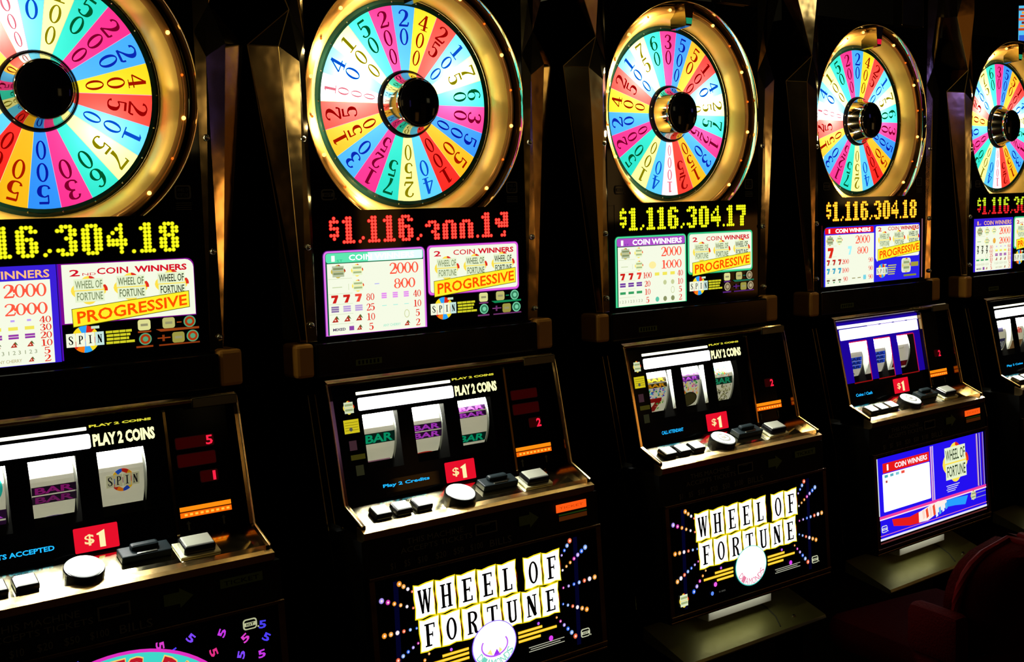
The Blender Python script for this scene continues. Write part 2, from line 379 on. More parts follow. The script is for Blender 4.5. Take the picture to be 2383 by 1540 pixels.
def make_display(parent, s, fn, halo):
    art = Art(TOPS)
    art.rect(-.2215, -.2640, .2185, -.2020, GLASSB, 0)
    x = -.2035; p = .0066
    for ch in s:
        for r, row in enumerate(DOT[ch]):
            for c, d in enumerate(row):
                if d == '#':
                    cx = x + c * p; cz = -.2125 - r * .0061
                    art.disc(cx, cz, .0040, .0037, glow(halo, 1), 1, 10)
                    art.disc(cx, cz, .0031, .0030, glow(fn(r), 1), 2, 10)
        x += ADV.get(ch, 6) * p
    return art.build('jackpot_display', parent)

# ------------------------------------------------------------------ little printed pictures
def crest(a, cx, cz, w, h, lay, bright=1., words=True, ink='2C3C24'):
    g1 = glow('FFE24A', bright); g2 = glow('E03020', bright); pa = glow('E8F4CC', bright)
    a.disc(cx, cz, w * .56, h * .40, g1, lay, 20); a.disc(cx, cz, w * .34, h * .58, g1, lay, 20)
    a.arc(cx, cz, w * .50, h * .34, w * .60, h * .42, g2, lay + .4, -8, 30, 5)
    a.arc(cx, cz, w * .20, h * .50, w * .36, h * .59, g2, lay + .4, 55, 85, 5)
    a.rect(cx - w * .46, cz + h * .02, cx + w * .46, cz + h * .47, pa, lay + 1)
    a.rect(cx - w * .44, cz - h * .47, cx + w * .48, cz - h * .02, pa, lay + 1)
    k = glow(ink, bright)
    if words:
        a.text('WHEEL OF', cx - w * .42, cz + h * .08, cx + w * .43, cz + h * .40, k, lay + 2, .01)
        a.text('FORTUNE', cx - w * .38, cz - h * .40, cx + w * .43, cz - h * .08, k, lay + 2, .01)
    else:
        for i in range(2): a.rect(cx - w * .38, cz + h * (.14 - .42 * i), cx + w * .40, cz + h * (.32 - .42 * i), glow('A8B880', bright), lay + 2)
def spin(a, cx, cz, w, lay, curved=False):
    r = w * .36
    for i, c in enumerate(('FFE020', 'E02818', '2CA8FF', 'FFE020', 'FFF4A0', 'E02818', 'FF8010', '2CA8FF', 'FFE020', 'E02818')):
        t0 = math.radians(i * 36 + 10); t1 = math.radians(i * 36 + 46)
        a.poly([(cx, cz)] + [(cx + r * math.cos(t0 + (t1 - t0) * k / 3), cz + r * math.sin(t0 + (t1 - t0) * k / 3)) for k in range(4)], glow(c, .95), lay)
    tw = w * .235
    for i, ch in enumerate('SPIN'):
        x0 = cx - w * .5 + i * w * .25
        a.rect(x0, cz - w * .19, x0 + tw, cz + w * .17, glow('F4F8DC' if i < 3 else 'C8E8E0', 1), lay + 1, 2)
        glyph(a, ch, x0 + tw * .22, cz - w * .12, x0 + tw * .80, cz + w * .10, INK, lay + 2)
    a.rect(cx + r * .45, cz + r * .72, cx + r * 1.05, cz + r * .92, glow('D8F0D0', .9), lay + 1)
def seven(a, cx, cz, w, h, mat, lay):
    a.poly([(cx - w * .5, cz + h * .5), (cx + w * .5, cz + h * .5), (cx + w * .5, cz + h * .22), (cx - w * .5, cz + h * .18)], mat, lay)
    a.poly([(cx + w * .5, cz + h * .3), (cx + w * .14, cz - h * .5), (cx - w * .36, cz - h * .5), (cx - w * .02, cz + h * .1), (cx + w * .05, cz + h * .3)], mat, lay)
def cherry(a, cx, cz, w, lay):
    a.poly([(cx - w * .5, cz - w * .35), (cx + w * .4, cz - w * .35), (cx + w * .1, cz + w * .4)], glow('B83020', 1), lay)
    a.poly([(cx, cz + w * .2), (cx + w * .55, cz - w * .1), (cx + w * .2, cz + w * .45)], glow('50682C', 1), lay)
    a.disc(cx - w * .05, cz - w * .1, w * .12, w * .10, glow('FFD8C0', 1), lay + 1, 8)
def bars(a, cx, cz, w, h, n, mat, lay, ink=None):
    for k in range(n):
        z1 = cz + h / 2 - k * h / n; a.rect(cx - w / 2, z1 - h / n * .78, cx + w / 2, z1, mat, lay)
        if ink: a.text('BAR', cx - w * .38, z1 - h / n * .66, cx + w * .38, z1 - h / n * .12, ink, lay + 1)
def num(a, s, cx, cz, w, h, mat, lay):
    """red payout figures, stout in the middle"""
    n = len(s); d = w / n
    for k, ch in enumerate(s):
        x = cx - w / 2 + k * d
        glyph(a, ch, x, cz - h / 2, x + d * 1.08, cz + h / 2, mat, lay)
        if k and n > 2: a.disc(x + .02 * d, cz, d * .12, h * .14, mat, lay, 8)

def progressive(a, bTL, bTR, bBR, bBL, lay):
    a.poly([(bTL[0] - .0008, bTL[1] + .0008), (bTR[0] + .0012, bTR[1] + .0010), (bBR[0] + .0012, bBR[1] - .0010), (bBL[0] - .0008, bBL[1] - .0012)], glow('6C6404', .7), lay)
    a.poly([bTL, bTR, bBR, bBL], YEL, lay + 1)
    vs, fs = text_mesh('PROGRESSIVE', .02)
    def q(u, v):
        u2 = .035 + .945 * u; v2 = .13 + .70 * v
        lx = bBL[0] + (bTL[0] - bBL[0]) * v2; lz = bBL[1] + (bTL[1] - bBL[1]) * v2
        rx = bBR[0] + (bTR[0] - bBR[0]) * v2; rz = bBR[1] + (bTR[1] - bBR[1]) * v2
        return (lx + (rx - lx) * u2, lz + (rz - lz) * u2)
    a.add([q(u, v) for u, v in vs], fs, glow('FF5000', 1), lay + 2)

def legend(a, tint, bar2, disc_c, lay):
    """the small SPIN legend and rule icons printed on black under the right-hand table"""
    spin(a, .0335, -.3905, .060, lay)
    for i, (x1, x2) in enumerate(((.066, .108), (.067, .1055), (.067, .103), (.066, .112))):
        a.rect(x1, -.3825 - i * .0058 - .002, x2, -.3825 - i * .0058 + .002, glow('E8E42C', .8), lay)
        for k in range(3): a.rect(x1 + (k + 1) * .0105, -.3825 - i * .0058 - .002, x1 + (k + 1) * .0105 + .0008, -.3825 - i * .0058 + .002, BLK, lay + 1)
    def tv(cx, cz, c): a.rrect(cx - .0105, cz - .0088, cx + .0105, cz + .0088, .004, glow(c, .85), lay); a.rect(cx - .006, cz - .002, cx + .006, cz + .002, glow('A8A478', .8), lay + 1)
    def coin(cx, cz, c1, c2):
        a.disc(cx, cz, .0105, .0098, glow(c1, .85), lay); a.disc(cx, cz, .0085, .0080, glow(c2, .7), lay + 1); a.disc(cx, cz, .0045, .0042, glow(c1, .8), lay + 2)
    tv(.1289, -.3755, 'F0EE9C'); coin(.1296, -.3987, *disc_c); tv(.1701, -.3753, 'CCC878'); coin(.2060, -.3755, *disc_c)
    tv(.1854, -.4005, 'A8A048'); coin(.2100, -.4000, *disc_c)
    a.rect(.184, -.3765, .192, -.3745, glow(tint, .8), lay)
    a.rect(.118, -.3880, .140, -.3855, glow(bar2, .7), lay); a.rect(.114, -.4125, .142, -.4095, glow(bar2, .6), lay)
    a.poly([(.148, -.3845), (.222, -.3850), (.222, -.3885), (.156, -.3890)], glow(tint, .7), lay)
    a.rect(.152, -.4125, .222, -.4100, glow(bar2, .5), lay); a.rect(.150, -.4005, .172, -.3985, glow(bar2, .7), lay); a.rect(.158, -.4050, .162, -.3945, glow(bar2, .5), lay)

def pay_right(parent, kind):
    a = Art(TOPS)
    if kind == 'D': a.rect(.0026, -.4212, .2125, -.2725, glow('2A20E8', 1), 0)
    elif kind == 'A':
        a.rrect(-.0015, -.3655, .2190, -.2700, .012, glow('A010B0', .6), 1, (0, 1, 0, 0))
        a.rect(-.0035, -.4220, -.0010, -.2700, glow('5A10C8', .8), 1)
        a.rrect(.0035, -.3640, .2180, -.2716, .014, PAPER, 2, (0, 1, 0, 0))
    else:
        c1, c2 = ('E860E8', '7A1090') if kind == 'B' else ('40D890', '087040')
        a.rrect(-.0005, -.3650, .2195, -.2683, .009, glow(c2, .7), 1)
        a.rrect(.0006, -.3636, .2184, -.2696, .008, glow(c1, 1), 2)
        a.rrect(.0042, -.3600, .2148, -.2724, .006, glow(c2, .8), 3); a.rrect(.0047, -.3596, .2143, -.2728, .006, PAPER, 4)
    if kind == 'D': a.rrect(.0056, -.3610, .2095, -.2765, .006, PAPER, 2, (1, 1, 1, 0)); a.poly([(.0056, -.3560), (.03, -.3600), (.03, -.365), (.012, -.3695), (.0056, -.360)], PAPER, 3)
    L = 5
    R = glow('D81028', 1)
    a.text('2', .0150, -.2905, .0310, -.2800, R, L, .02)
    if kind in 'AE': a.text('ND', .0350, -.2900, .0560, -.2860, R, L); a.text('COIN', .0580, -.2895, .1080, -.2790, R, L, .02)
    else: a.text('COIN', .0600, -.2895, .1110, -.2795, R, L, .01)
    a.text('WINNERS', .1185, -.2895, .2060, -.2790, R, L, .035)
    for i, cx in enumerate((.0435, .1108, .1785)): crest(a, cx, -.3135 + i * .0015, .050, .039, L, 1.0, True, ('7C8C60', '607048', '182410')[i])
    if kind == 'A': progressive(a, (.0151, -.3422), (.2061, -.3248), (.2064, -.3506), (.0159, -.3698), L + 4)
    else: progressive(a, (.0126, -.3379), (.2080, -.3212), (.2078, -.3495), (.0128, -.3671), L + 4)
    if kind == 'D':
        spin(a, .0340, -.3950, .052, L)
        for i in range(5): a.rect(.062, -.3825 - i * .0058 - .0014, .100 - i * .002, -.3825 - i * .0058 + .0014, glow('E0E060', .8), L)
        a.rrect(.124, -.405, .168, -.366, .008, glow('F4F4E8', .9), L); crest(a, .146, -.3855, .034, .034, L + 1, .8, False)
        a.rect(.170, -.390, .205, -.378, glow('B8B040', .8), L); a.rect(.135, -.4155, .195, -.4105, glow('A0A838', .7), L)
    else:
        legend(a, {'A': 'B04A18', 'B': '18A060', 'C': '208060', 'E': 'B04A18'}[kind], {'A': 'B84A18', 'B': '984890', 'C': '7030A0', 'E': 'B84A18'}[kind],
               {'A': ('60B080', 'C84010'), 'B': ('88E8B8', '40986C'), 'C': ('C8B890', '8C7858'), 'E': ('60B080', 'C84010')}[kind], L)
    return a.build('pay_table', parent, {'A': 'white second coin pay table with a thin purple edge', 'B': 'white second coin pay table with a purple border', 'C': 'white second coin pay table with a green border',
                                         'D': 'blue second coin pay table', 'E': 'white second coin pay table'}[kind])
def pay_left(parent, kind):
    a = Art(TOPS)
    if kind == 'B':
        a.rrect(-.2230, -.4235, -.0040, -.2695, .010, glow('601080', .8), 1, (1, 1, 0, 0)); a.rrect(-.2215, -.4230, -.0055, -.2708, .009, glow('E878F0', 1), 2, (1, 1, 0, 0))
        a.rrect(-.2178, -.4222, -.0090, -.2738, .006, glow('105838', 1), 3, (1, 1, 0, 0)); a.rrect(-.2170, -.2920, -.0095, -.2745, .005, glow('60E8B0', 1), 4)
        a.rect(-.130, -.2915, -.0115, -.2755, glow('D8FFF0', 1.2), 5); a.text('1', -.2060, -.2895, -.1990, -.2790, CREAM, 6, .03); a.text('ST', -.1950, -.2905, -.1830, -.2865, glow('20B070', 1), 6)
        a.text('COIN WINNERS', -.1700, -.2890, -.0300, -.2785, WHITE, 6, .02)
        top = -.2935
    elif kind == 'C':
        a.rrect(-.2230, -.4235, -.0040, -.2695, .010, glow('087040', .8), 1, (1, 1, 0, 0)); a.rrect(-.2215, -.4230, -.0055, -.2708, .009, glow('50E8A0', 1), 2, (1, 1, 0, 0))
        a.rrect(-.2178, -.4222, -.0090, -.2738, .006, glow('105838', 1), 3, (1, 1, 0, 0)); a.rrect(-.2170, -.2920, -.0095, -.2745, .004, glow('B050C8', 1), 4)
        a.text('1', -.2060, -.2900, -.1990, -.2785, CREAM, 6, .03); a.text('ST', -.1950, -.2905, -.1830, -.2865, glow('5028A0', 1), 6)
        a.text('COIN WINNERS', -.1720, -.2900, -.0200, -.2780, WHITE, 6, .03); top = -.2935
    elif kind == 'D':
        a.rrect(-.2195, -.4235, .2195, -.2690, .018, glow('FFFFFF', 1), -3, (1, 1, 0, 0)); a.rrect(-.2160, -.4235, .2160, -.2720, .016, glow('103040', 1), -2.5, (1, 1, 0, 0))
        a.rrect(-.2145, -.4232, .2145, -.2730, .015, glow('2A20E8', 1), -2, (1, 1, 0, 0))
        for x in (.2235, .2262): a.rect(x, -.4230, x + .0012, -.262, glow('C08090', .9), -1)
        a.rect(.2225, -.4230, .2282, -.262, glow('401018', .7), -2); a.rect(-.2260, -.4230, -.2200, -.268, glow('401010', .5), -2)
        a.rrect(-.2125, -.2905, -.0040, -.2755, .003, glow('E81020', 1), 2); a.text('1', -.1985, -.2885, -.1920, -.2780, CREAM, 4, .03)
        a.text('COIN WINNERS', -.1700, -.2885, -.0180, -.2780, WHITE, 4, .035); top = -.2930
        a.rect(-.2110, -.4230, -.0020, top, PAPER, 3)
    else:
        a.rect(-.2230, -.4230, -.0045, -.2700, glow('3A20D8', 1), 1)
        a.text('1', -.2060, -.2890, -.1990, -.2775, glow('FFC080', 1), 3, .02); a.text('ST', -.1960, -.2890, -.1840, -.2850, glow('FFC080', 1), 3)
        a.text('COIN WINNERS', -.1700, -.2895, -.0150, -.2770, glow('FFC080', 1), 3, .02); top = -.2925
    wx1 = -.0095 if kind in 'BC' else (-.0150 if kind in 'AE' else -.002)
    if kind != 'D': a.rect(-.2150, -.4222, wx1, top, PAPER, 4)
    L = 5; lo = glow('C8D8A8', 1)
    rows = [-.3575, -.3762, -.3940, -.4120]
    for z in (-.3210, -.3480, -.3668, -.3850, -.4025): a.rect(-.2140, z - .0003, -.165, z + .0003, lo, L)
    crest(a, -.1933, -.3077, .026, .021, L, .62, False)
    crest(a, -.1540, -.3072, .022, .020, L, 1.05, False)
    if kind in 'AE': crest(a, -.1148, -.3065, .020, .018, L, 1.1, False)
    big = SALM
    num(a, '2000', -.0535, -.3078, .064, .0205, big, L)
    n2 = {'A': '2000', 'E': '2000', 'B': '800', 'C': '1000', 'D': '800'}[kind]
    num(a, n2, -.0535, -.3362, .016 * len(n2), .0185, big, L)
    if kind == 'D':
        seven(a, -.1903, -.3380, .024, .026, glow('E02818', 1), L); seven(a, -.1090, -.3345, .016, .022, glow('A8F8FF', 1), L)
        data = [(['7r'] * 3, '200', [], '90'), (['7b'] * 3, '100', [], '90'), (['o'] * 3, '90', ['-', '-', 't'], '90')]
        for (l, n, r, m), z in zip(data, (-.3625, -.3845, -.4070)):
            for k, t in enumerate(l):
                x = -.200 + k * .024
                if t[0] == '7': seven(a, x, z, .013, .014, glow('C02820' if t == '7r' else '3CA8C8', 1), L)
                else: a.rect(x - .006, z - .003, x + .006, z + .001, glow('6C5840', 1), L); a.rect(x - .003, z - .008, x + .003, z - .005, glow('409050', 1), L)
            num(a, n, -.128, z, .010 * len(n), .012, glow('F05040', 1), L)
            for k, t in enumerate(r):
                x = -.092 + k * .024; a.rect(x - .007, z - .001, x + .007, z + .001, glow('90884C' if t == '-' else '60D8D8', 1), L)
                if t == 't': a.rect(x - .006, z - .006, x + .006, z + .006, glow('80D8E8', 1), L)
            num(a, m, -.0180, z, .010 * len(m), .012, glow('F05040', 1), L)
    else:
        if kind in 'BC':
            crest(a, -.1535, -.3355, .022, .019, L, 1.05, False); a.rect(-.2060, -.3370, -.1860, -.3355, lo, L); a.rect(-.1730, -.342, -.1722, -.331, lo, L)
            if kind == 'C': a.disc(-.112, -.336, .011, .008, glow('FFF0A0', 1), L)
            else: a.rect(-.118, -.335, -.108, -.3335, glow('B0B0F8', 1), L)
        else:
            crest(a, -.1540, -.3362, .022, .018, L, 1.05, False); a.disc(-.112, -.336, .008, .008, glow('F0B040', 1), L); a.rect(-.2060, -.3370, -.1860, -.3355, glow('78B070', 1), L)
        if kind == 'B': LR = ['7', 'g', 'c', 'x']; LN = ['80', '25', '10', '5']; RR = ['p', '-', 'o', 'a']; RN = ['40', '10', '5', '2']
        elif kind == 'C': LR = ['7', 'P', 'G', 'n']; LN = ['100', '20', '10', '5']; RR = ['y', 'd', 'd1', 'q']; RN = ['40', '10', '5', '2']
        elif kind == 'A': LR = ['7d', '7', 'P', 'G', 'n', 'x']; LN = ['90', '40', '25', '10', '7', '5']; RR = ['v', 'y', 'm', 'c', 'n', 'a']; RN = ['40', '30', '20', '10', '5', '2']
        else: LR = ['7d', '7d', 'o', 'G', 'n', 'x']; LN = ['80', '60', '25', '10', '7', '5']; RR = ['v', 'y', 'm', 'c', 'n', 'a']; RN = ['60', '40', '30', '10', '5', '2']
        if len(LR) == 6: rows = [-.3540 - i * .0121 for i in range(6)]
        sc_ = .75 if len(LR) == 6 else 1.
        for z, t, n, u, m in zip(rows, LR, LN, RR, RN):
            for side, tt, x0, dx in ((0, t, -.2020, .0245), (1, u, -.0985, .0242)):
                for k in range(3):
                    x = x0 + k * dx
                    if tt[0] == '7': seven(a, x, z, .014 * sc_, .0145 * sc_, glow('3A4030' if tt == '7d' else ('D02018' if k < 2 else 'F04838'), 1), L)
                    elif tt == 'g': bars(a, x, z, .0155, .0115, 3, glow('8C70A8' if k == 0 else 'C0A0DC', 1), L)
                    elif tt == 'P': bars(a, x, z, .0165, .0100 * sc_, 2, glow('7038A0', 1), L)
                    elif tt == 'm': bars(a, x, z, .0150, .0080, 2, glow('9838A8', 1), L)
                    elif tt == 'G': bars(a, x, z, .0165, .0070 * sc_, 1, glow('38A060', 1), L)
                    elif tt == 'y': bars(a, x, z, .0140, .0090 * sc_, 1, glow('F4E85A', 1), L)
                    elif tt == 'v': a.rect(x - .003, z - .001, x + .003, z + .002, glow('C0A0F8', 1), L)
                    elif tt == 'p': bars(a, x, z, .0110, .0110, 3, glow('E890F0', 1), L)
                    elif tt == 'c': cherry(a, x, z, .0145 * sc_, L)
                    elif tt == '-': a.rect(x - .005, z, x + .005, z + .0012, glow('A0F0E0', 1), L)
                    elif tt == 'd' and k > 0: a.disc(x, z, .0055, .0055, glow('C8D098', 1), L, 10)
                    elif tt == 'q': a.disc(x, z - .0005, .0058, .0058, glow('60C8A8' if k == 0 else '8C9464', 1), L, 10)
                    elif tt in ('o', 'd1') and k == 2: a.arc(x, z, .0045, .0065, .0060, .0080, glow('D0D8A0', 1), L, n=10)
                    elif tt == 'n': a.text('1 2 3', x - .009, z - .003, x + .009, z + .003, glow('8C9870', 1), L)
                    elif tt == 'x':
                        if k == 2: cherry(a, x, z, .012 * sc_, L)
                        elif k == 0: a.text('MIXED', x - .006, z - .003, x + .020, z + .002, glow('503860', 1), L, .03)
                        else: a.rect(x + .003, z - .004, x + .013, z + .004, glow('9048A8', 1), L)
                    elif tt == 'a':
                        if k == 2: cherry(a, x, z, .0125 * sc_, L)
                        elif k == 0: a.text('ANY CHERRY', x - .004, z - .003, x + .034, z + .002, glow('88E8C8' if kind == 'B' else 'B0A060', 1), L)
            cl = glow('E83020', 1)
            num(a, n, -.1285, z, .0088 * len(n) * (1 if len(n) > 1 else 1.1), .0128 * (.8 if sc_ < 1 else 1), cl, L)
            num(a, m, -.0262, z, .0088 * len(m) * (1 if len(m) > 1 else 1.1), .0128 * (.8 if sc_ < 1 else 1), cl, L)
    return a.build('pay_table', parent, {'A': 'white first coin pay table with a violet edge', 'B': 'first coin pay table with a mint heading and purple border', 'C': 'first coin pay table with a purple heading and green border',
                                         'D': 'first coin pay table with a red heading', 'E': 'white first coin pay table with a violet heading'}[kind])

# ------------------------------------------------------------------ reel area
RYC, RZC, RR = .0500, -.6130, .0930
def reelf(step=.0003):
    def f(x, z, l):
        d = max(-.999, min(.999, (z - RZC) / RR)); return (x, RYC - RR * math.sqrt(1 - d * d) - step * l, z)
    return f
WX = [(-.1855, -.1120), (-.0800, -.0095), (.0230, .1000)]
def dyn(hexc, r=.5):
    m = surf('print_%s' % hexc, hexc, r); b = m.node_tree.nodes['Principled BSDF']     # the strips are backlit
    b.inputs['Emission Color'].default_value = lin(hexc); b.inputs['Emission Strength'].default_value = .35; m.cycles.emission_sampling = 'NONE'
    return m
def reel(parent, i, kind):
    x0, x1 = WX[i]; cx = (x0 + x1) / 2 + .004; x0 -= .002; x1 += .000
    a = Art(reelf())
    z0, z1 = -.690, -.535
    n = 24
    for k in range(n):
        a.rect(x0, z0 + (z1 - z0) * k / n, x1, z0 + (z1 - z0) * (k + 1) / n, REELW, 0)
    # rims and side walls give the drum its depth
    drum = bmesh.new()
    def barz(z, h, bg, ink, s='BAR', w=.067):
        a.rect(cx - w / 2, z - h / 2, cx + w / 2, z + h / 2, dyn(bg), 1, 5)
        if s: a.text(s, cx - w * .43, z - h * .40, cx + w * .43, z + h * .40, dyn(ink), 3, .03)
    G = ('002A20', '00C088'); P = ('2A0A34', 'D048F0'); Bl = ('2458E8', '0C2070'); Y = ('181400', 'F8B818')
    def confetti(zlo, zhi, cols, m=70):
        for _ in range(m):
            x = random.uniform(x0 + .004, x1 - .006); z = random.uniform(zlo, zhi); s = random.uniform(.0018, .0045)
            t = random.uniform(0, 6.28)
            a.poly([(x + s * math.cos(t + q), z + s * math.sin(t + q)) for q in (0, 1.9, 3.6)], dyn(random.choice(cols)), 1)
    key = (kind, i)
    if key == ('A', 0): a.arc(cx + .004, -.598, .018, .018, .026, .026, dyn('20C0B0'), 1); barz(-.640, .015, *P); barz(-.657, .013, *P)
    elif key == ('A', 1): barz(-.6130, .0125, '1C0A20', '9C1C80'); barz(-.6275, .0125, '1C0A20', '80186C'); a.disc(cx, -.662, .022, .006, dyn('70608C'), 1); a.rect(cx - .02, -.5655, cx + .022, -.562, dyn('F02818'), 1)
    elif key == ('A', 2):
        L = 1; r = .0185; cz = -.616
        for q, c in enumerate(('F0A818', 'D02818', '2060E0', 'F0C020', '2858C8', 'C82818', 'F08010', '2048C0', 'E8B818', 'D03018')):
            t0 = math.radians(q * 36 + 20); t1 = t0 + math.radians(36)
            a.poly([(cx, cz)] + [(cx + r * math.cos(t0 + (t1 - t0) * k / 3), cz + r * math.sin(t0 + (t1 - t0) * k / 3)) for k in range(4)], dyn(c), 1)
        for q, ch in enumerate('SPIN'):
            xx = cx - .0265 + q * .0135; a.rect(xx, cz - .010, xx + .0125, cz + .010, dyn('C8C8A0'), 2, 2); glyph(a, ch, xx + .002, cz - .007, xx + .0105, cz + .007, dyn('141414'), 3)
    elif key == ('B', 0): barz(-.6125, .0195, *G); a.rect(x0 + .008, -.5655, cx + .012, -.562, dyn('F02818'), 1); a.rect(cx - .028, -.6640, cx + .028, -.6550, dyn('9C6C80'), 1, 2)
    elif key == ('B', 1): barz(-.6065, .0125, *P); barz(-.6215, .0130, *P); a.disc(cx, -.661, .024, .006, dyn('C02818'), 1); a.rect(cx - .008, -.5735, cx + .010, -.5725, dyn('B8F0F0'), 1)
    elif key == ('B', 2): barz(-.5850, .0090, *P); barz(-.5965, .0100, *P); barz(-.6430, .0175, *G)
    elif key == ('C', 0):
        confetti(-.625, -.600, ['20C8E0', '4020C0', '20A040', 'F0C020', '6040E0']); barz(-.5855, .0095, '30280A', 'F8C010'); barz(-.5975, .0095, '30280A', 'F0A810')
        seven(a, cx - .004, -.6400, .040, .030, dyn('900808'), 3); confetti(-.655, -.625, ['B0C080', '20A040', 'E8E0A0'], 40)
    elif key == ('C', 1):
        barz(-.5820, .0085, '8C40B0', 'D880F0'); barz(-.5935, .0105, '40105C', 'C050E0'); confetti(-.632, -.600, ['20A040', '6040E0', 'F08010', 'F0E040', 'F040A0'])
        a.disc(cx, -.6400, .0250, .0170, dyn('282410'), 3); a.disc(cx, -.6400, .021, .0135, dyn('3C3818'), 4)
    elif key == ('C', 2):
        confetti(-.600, -.578, ['20C8C0', 'F08030', '80E040', 'F8F8F0']); barz(-.6095, .0165, '063020', '18A878'); confetti(-.660, -.620, ['9C9C6C', '6C6C40', 'C8C89C', '3C3C20'], 110)
    elif key == ('D', 0):
        for q in range(3): barz(-.6110 - q * .0105, .0095, *Bl, w=.062)
        a.arc(cx, -.652, .010, .004, .012, .0055, dyn('303018'), 1)
    elif key == ('D', 1):
        for q in range(3): barz(-.6060 - q * .0105, .0095, *Bl, w=.062)
        a.disc(cx, -.660, .026, .005, dyn('C02020'), 1); a.rect(cx - .01, -.6535, cx + .014, -.6515, dyn('287040'), 1)
    elif key == ('D', 2): barz(-.6440, .0150, '500808', '781010'); a.rect(cx - .012, -.6020, cx + .010, -.6010, dyn('808070'), 1); a.rect(cx + .009, -.6020, cx + .010, -.5960, dyn('808070'), 1)
    elif key == ('E', 0): a.rect(cx - .03, -.600, cx + .02, -.588, dyn('6C6890'), 1, 4); a.rect(cx - .03, -.652, cx + .03, -.620, dyn('28284C'), 1, 8); a.text('BAR', cx + .004, -.648, cx + .026, -.628, dyn('C8D0C0'), 3)
    elif key == ('E', 1): a.text('Spin', cx - .028, -.618, cx + .02, -.592, dyn('D02818'), 2, .03); a.rect(cx - .03, -.662, cx + .03, -.632, dyn('806038'), 1, 6)
    else: barz(-.6125, .0195, *G)
    o = a.build('reel', parent)
    # side wall of the drum (a plain grey-white disc seen at a slant past the strip's edge)
    bm = bmesh.new()
    for x in (x0 + .0005, x1 + .0045):
        c = bm.verts.new((x, RYC, RZC)); ring = [bm.verts.new((x, RYC - RR * 1.006 * math.cos(t), RZC + RR * 1.006 * math.sin(t))) for t in [math.radians(-70 + 140 * k / 28) for k in range(29)]]
        for k in range(28): bm.faces.new((c, ring[k], ring[k + 1]))
    me = mesh_bm('reel_rim', bm, surf('reel_side', (.45, .47, .40), .5)); link('reel_rim', me, o)
    return o
PANEL_COL = dict(A=(.004, .004, .004), B=(.004, .004, .004), C=(.004, .004, .004), D=(.03, .01, .35), E=(.004, .004, .004))
def reel_panel(parent, kind):
    pm = BLK if kind != 'D' else glow('2808C8', .55); edge = BLK if kind != 'D' else glow('D01850', .8)
    a = Art(REELS)
    xs = [-.2500] + [v for w_ in WX for v in w_] + [.1330]; zt, zb = -.5640, -.6635
    a.rect(-.2500, zt, .1330, -.5100, pm if kind == 'D' else BLK, 0)
    a.rect(-.2500, -.7180, .1330, zb, BLK, 0)
    for k in range(0, len(xs), 2): a.rect(xs[k], zb, xs[k + 1], zt, pm, 0)
    a.rect(.1330, -.7180, .2500, -.5100, BLK, 0)
    if kind == 'D':
        for (u, v) in WX: a.rect(u, zt - .0010, v, zt + .0022, edge, 1); a.rect(v - .0005, zb, v + .003, zt, edge, 1); a.rect(u - .002, zb - .0028, v + .003, zb, glow('901010', .9), 1)
    o = a.build('reel_panel', parent, 'blue reel surround' if kind == 'D' else None)
    # lit heading above the reels, and its reflection painted in as thinner glowing print
    h = Art(REELS)
    if kind == 'D':
        h.rrect(-.2200, -.5560, .1270, -.5290, .003, WHITE, 2); h.rect(-.235, -.5265, .130, -.5190, glow('FFFFFF', 1.3, True), 2)
        for k in range(4): h.rect(-.10 + k * .06, -.5288, -.05 + k * .06, -.5270, glow('D8C8FF', 1), 3)
    else:
        h.rrect(-.1915, -.5560, .0160, -.5335, .0035, glow('FFFFFF', 3.0, True), 2)
        h.rrect(-.1930, -.5280, .0120, -.5225, .001, glow('FFFFE0', 1.6, True), 2)  # thin strip: the heading's reflection in the rail, painted as glow
        h.text('PLAY 2 COINS', .0195, -.5545, .1180, -.5350, glow('FFFFB8', 1.3), 3, .05)
        h.text('PLAY 2 COINS', .0160, -.5245, .1150, -.5205, glow('E8E040', .9), 3, .05)  # squashed copy of the words, their reflection painted as glow
    h.build('header_and_reflection', parent, 'white lit bar above the reels and its painted reflection' if kind != 'D' else 'lavender-white lit bar above the reels')
    # column of small labels on the left
    if kind in 'BC':
        s = Art(REELS)
        crest(s, -.2110, -.5480, .020, .021, 2, .8, False)
        s.rect(-.2250, -.5930, -.1945, -.5690, glow('D8C820', .9), 2)
        for q in range(4): s.rect(-.2230, -.5745 - q * .0045, -.1965, -.5735 - q * .0045, glow('8C8010', .9), 3)
        s.disc(-.2120, -.5860, .0035, .0035, glow('5C5C50', .8), 4, 10)
        s.rect(-.2190, -.6230, -.2040, -.6060, glow('4C3038', .6), 2)
        s.rect(-.2190, -.6400, -.1900, -.6310, glow('504A14', .5), 2); s.rect(-.2120, -.6680, -.1960, -.6500, glow('30301C', .6), 2)
        s.build('side_label', parent, 'small yellow and crest labels left of the reels')
    return o
def price_sign(parent):
    a = Art(plane(-.0475, .185, -.51))
    a.rrect(-.0270, -.7100, .0410, -.6725, .002, glow('E8102A', 1, True), 0)
    a.text('$', -.0115, -.7010, .0035, -.6840, glow('FFE8A0', 1), 1, .02)
    a.poly([(.0075, -.6850), (.0200, -.6800), (.0200, -.7060), (.0110, -.7060), (.0110, -.6875), (.0075, -.6870)], glow('FFF4B0', 1), 1)
    return a.build('price_sign', parent, 'red lit $1 sign')
def vfd(parent, s, x0, x1):
    a = Art(REELS)
    a.rrect(-.2050, -.7080, -.0400, -.6840, .002, GLASSB, 1)
    a.text(s, x0, -.6985, x1, -.6910, glow('20B4FF', 1.15), 2, .03)
    return a.build('message_display', parent, 'blue lettered message display')
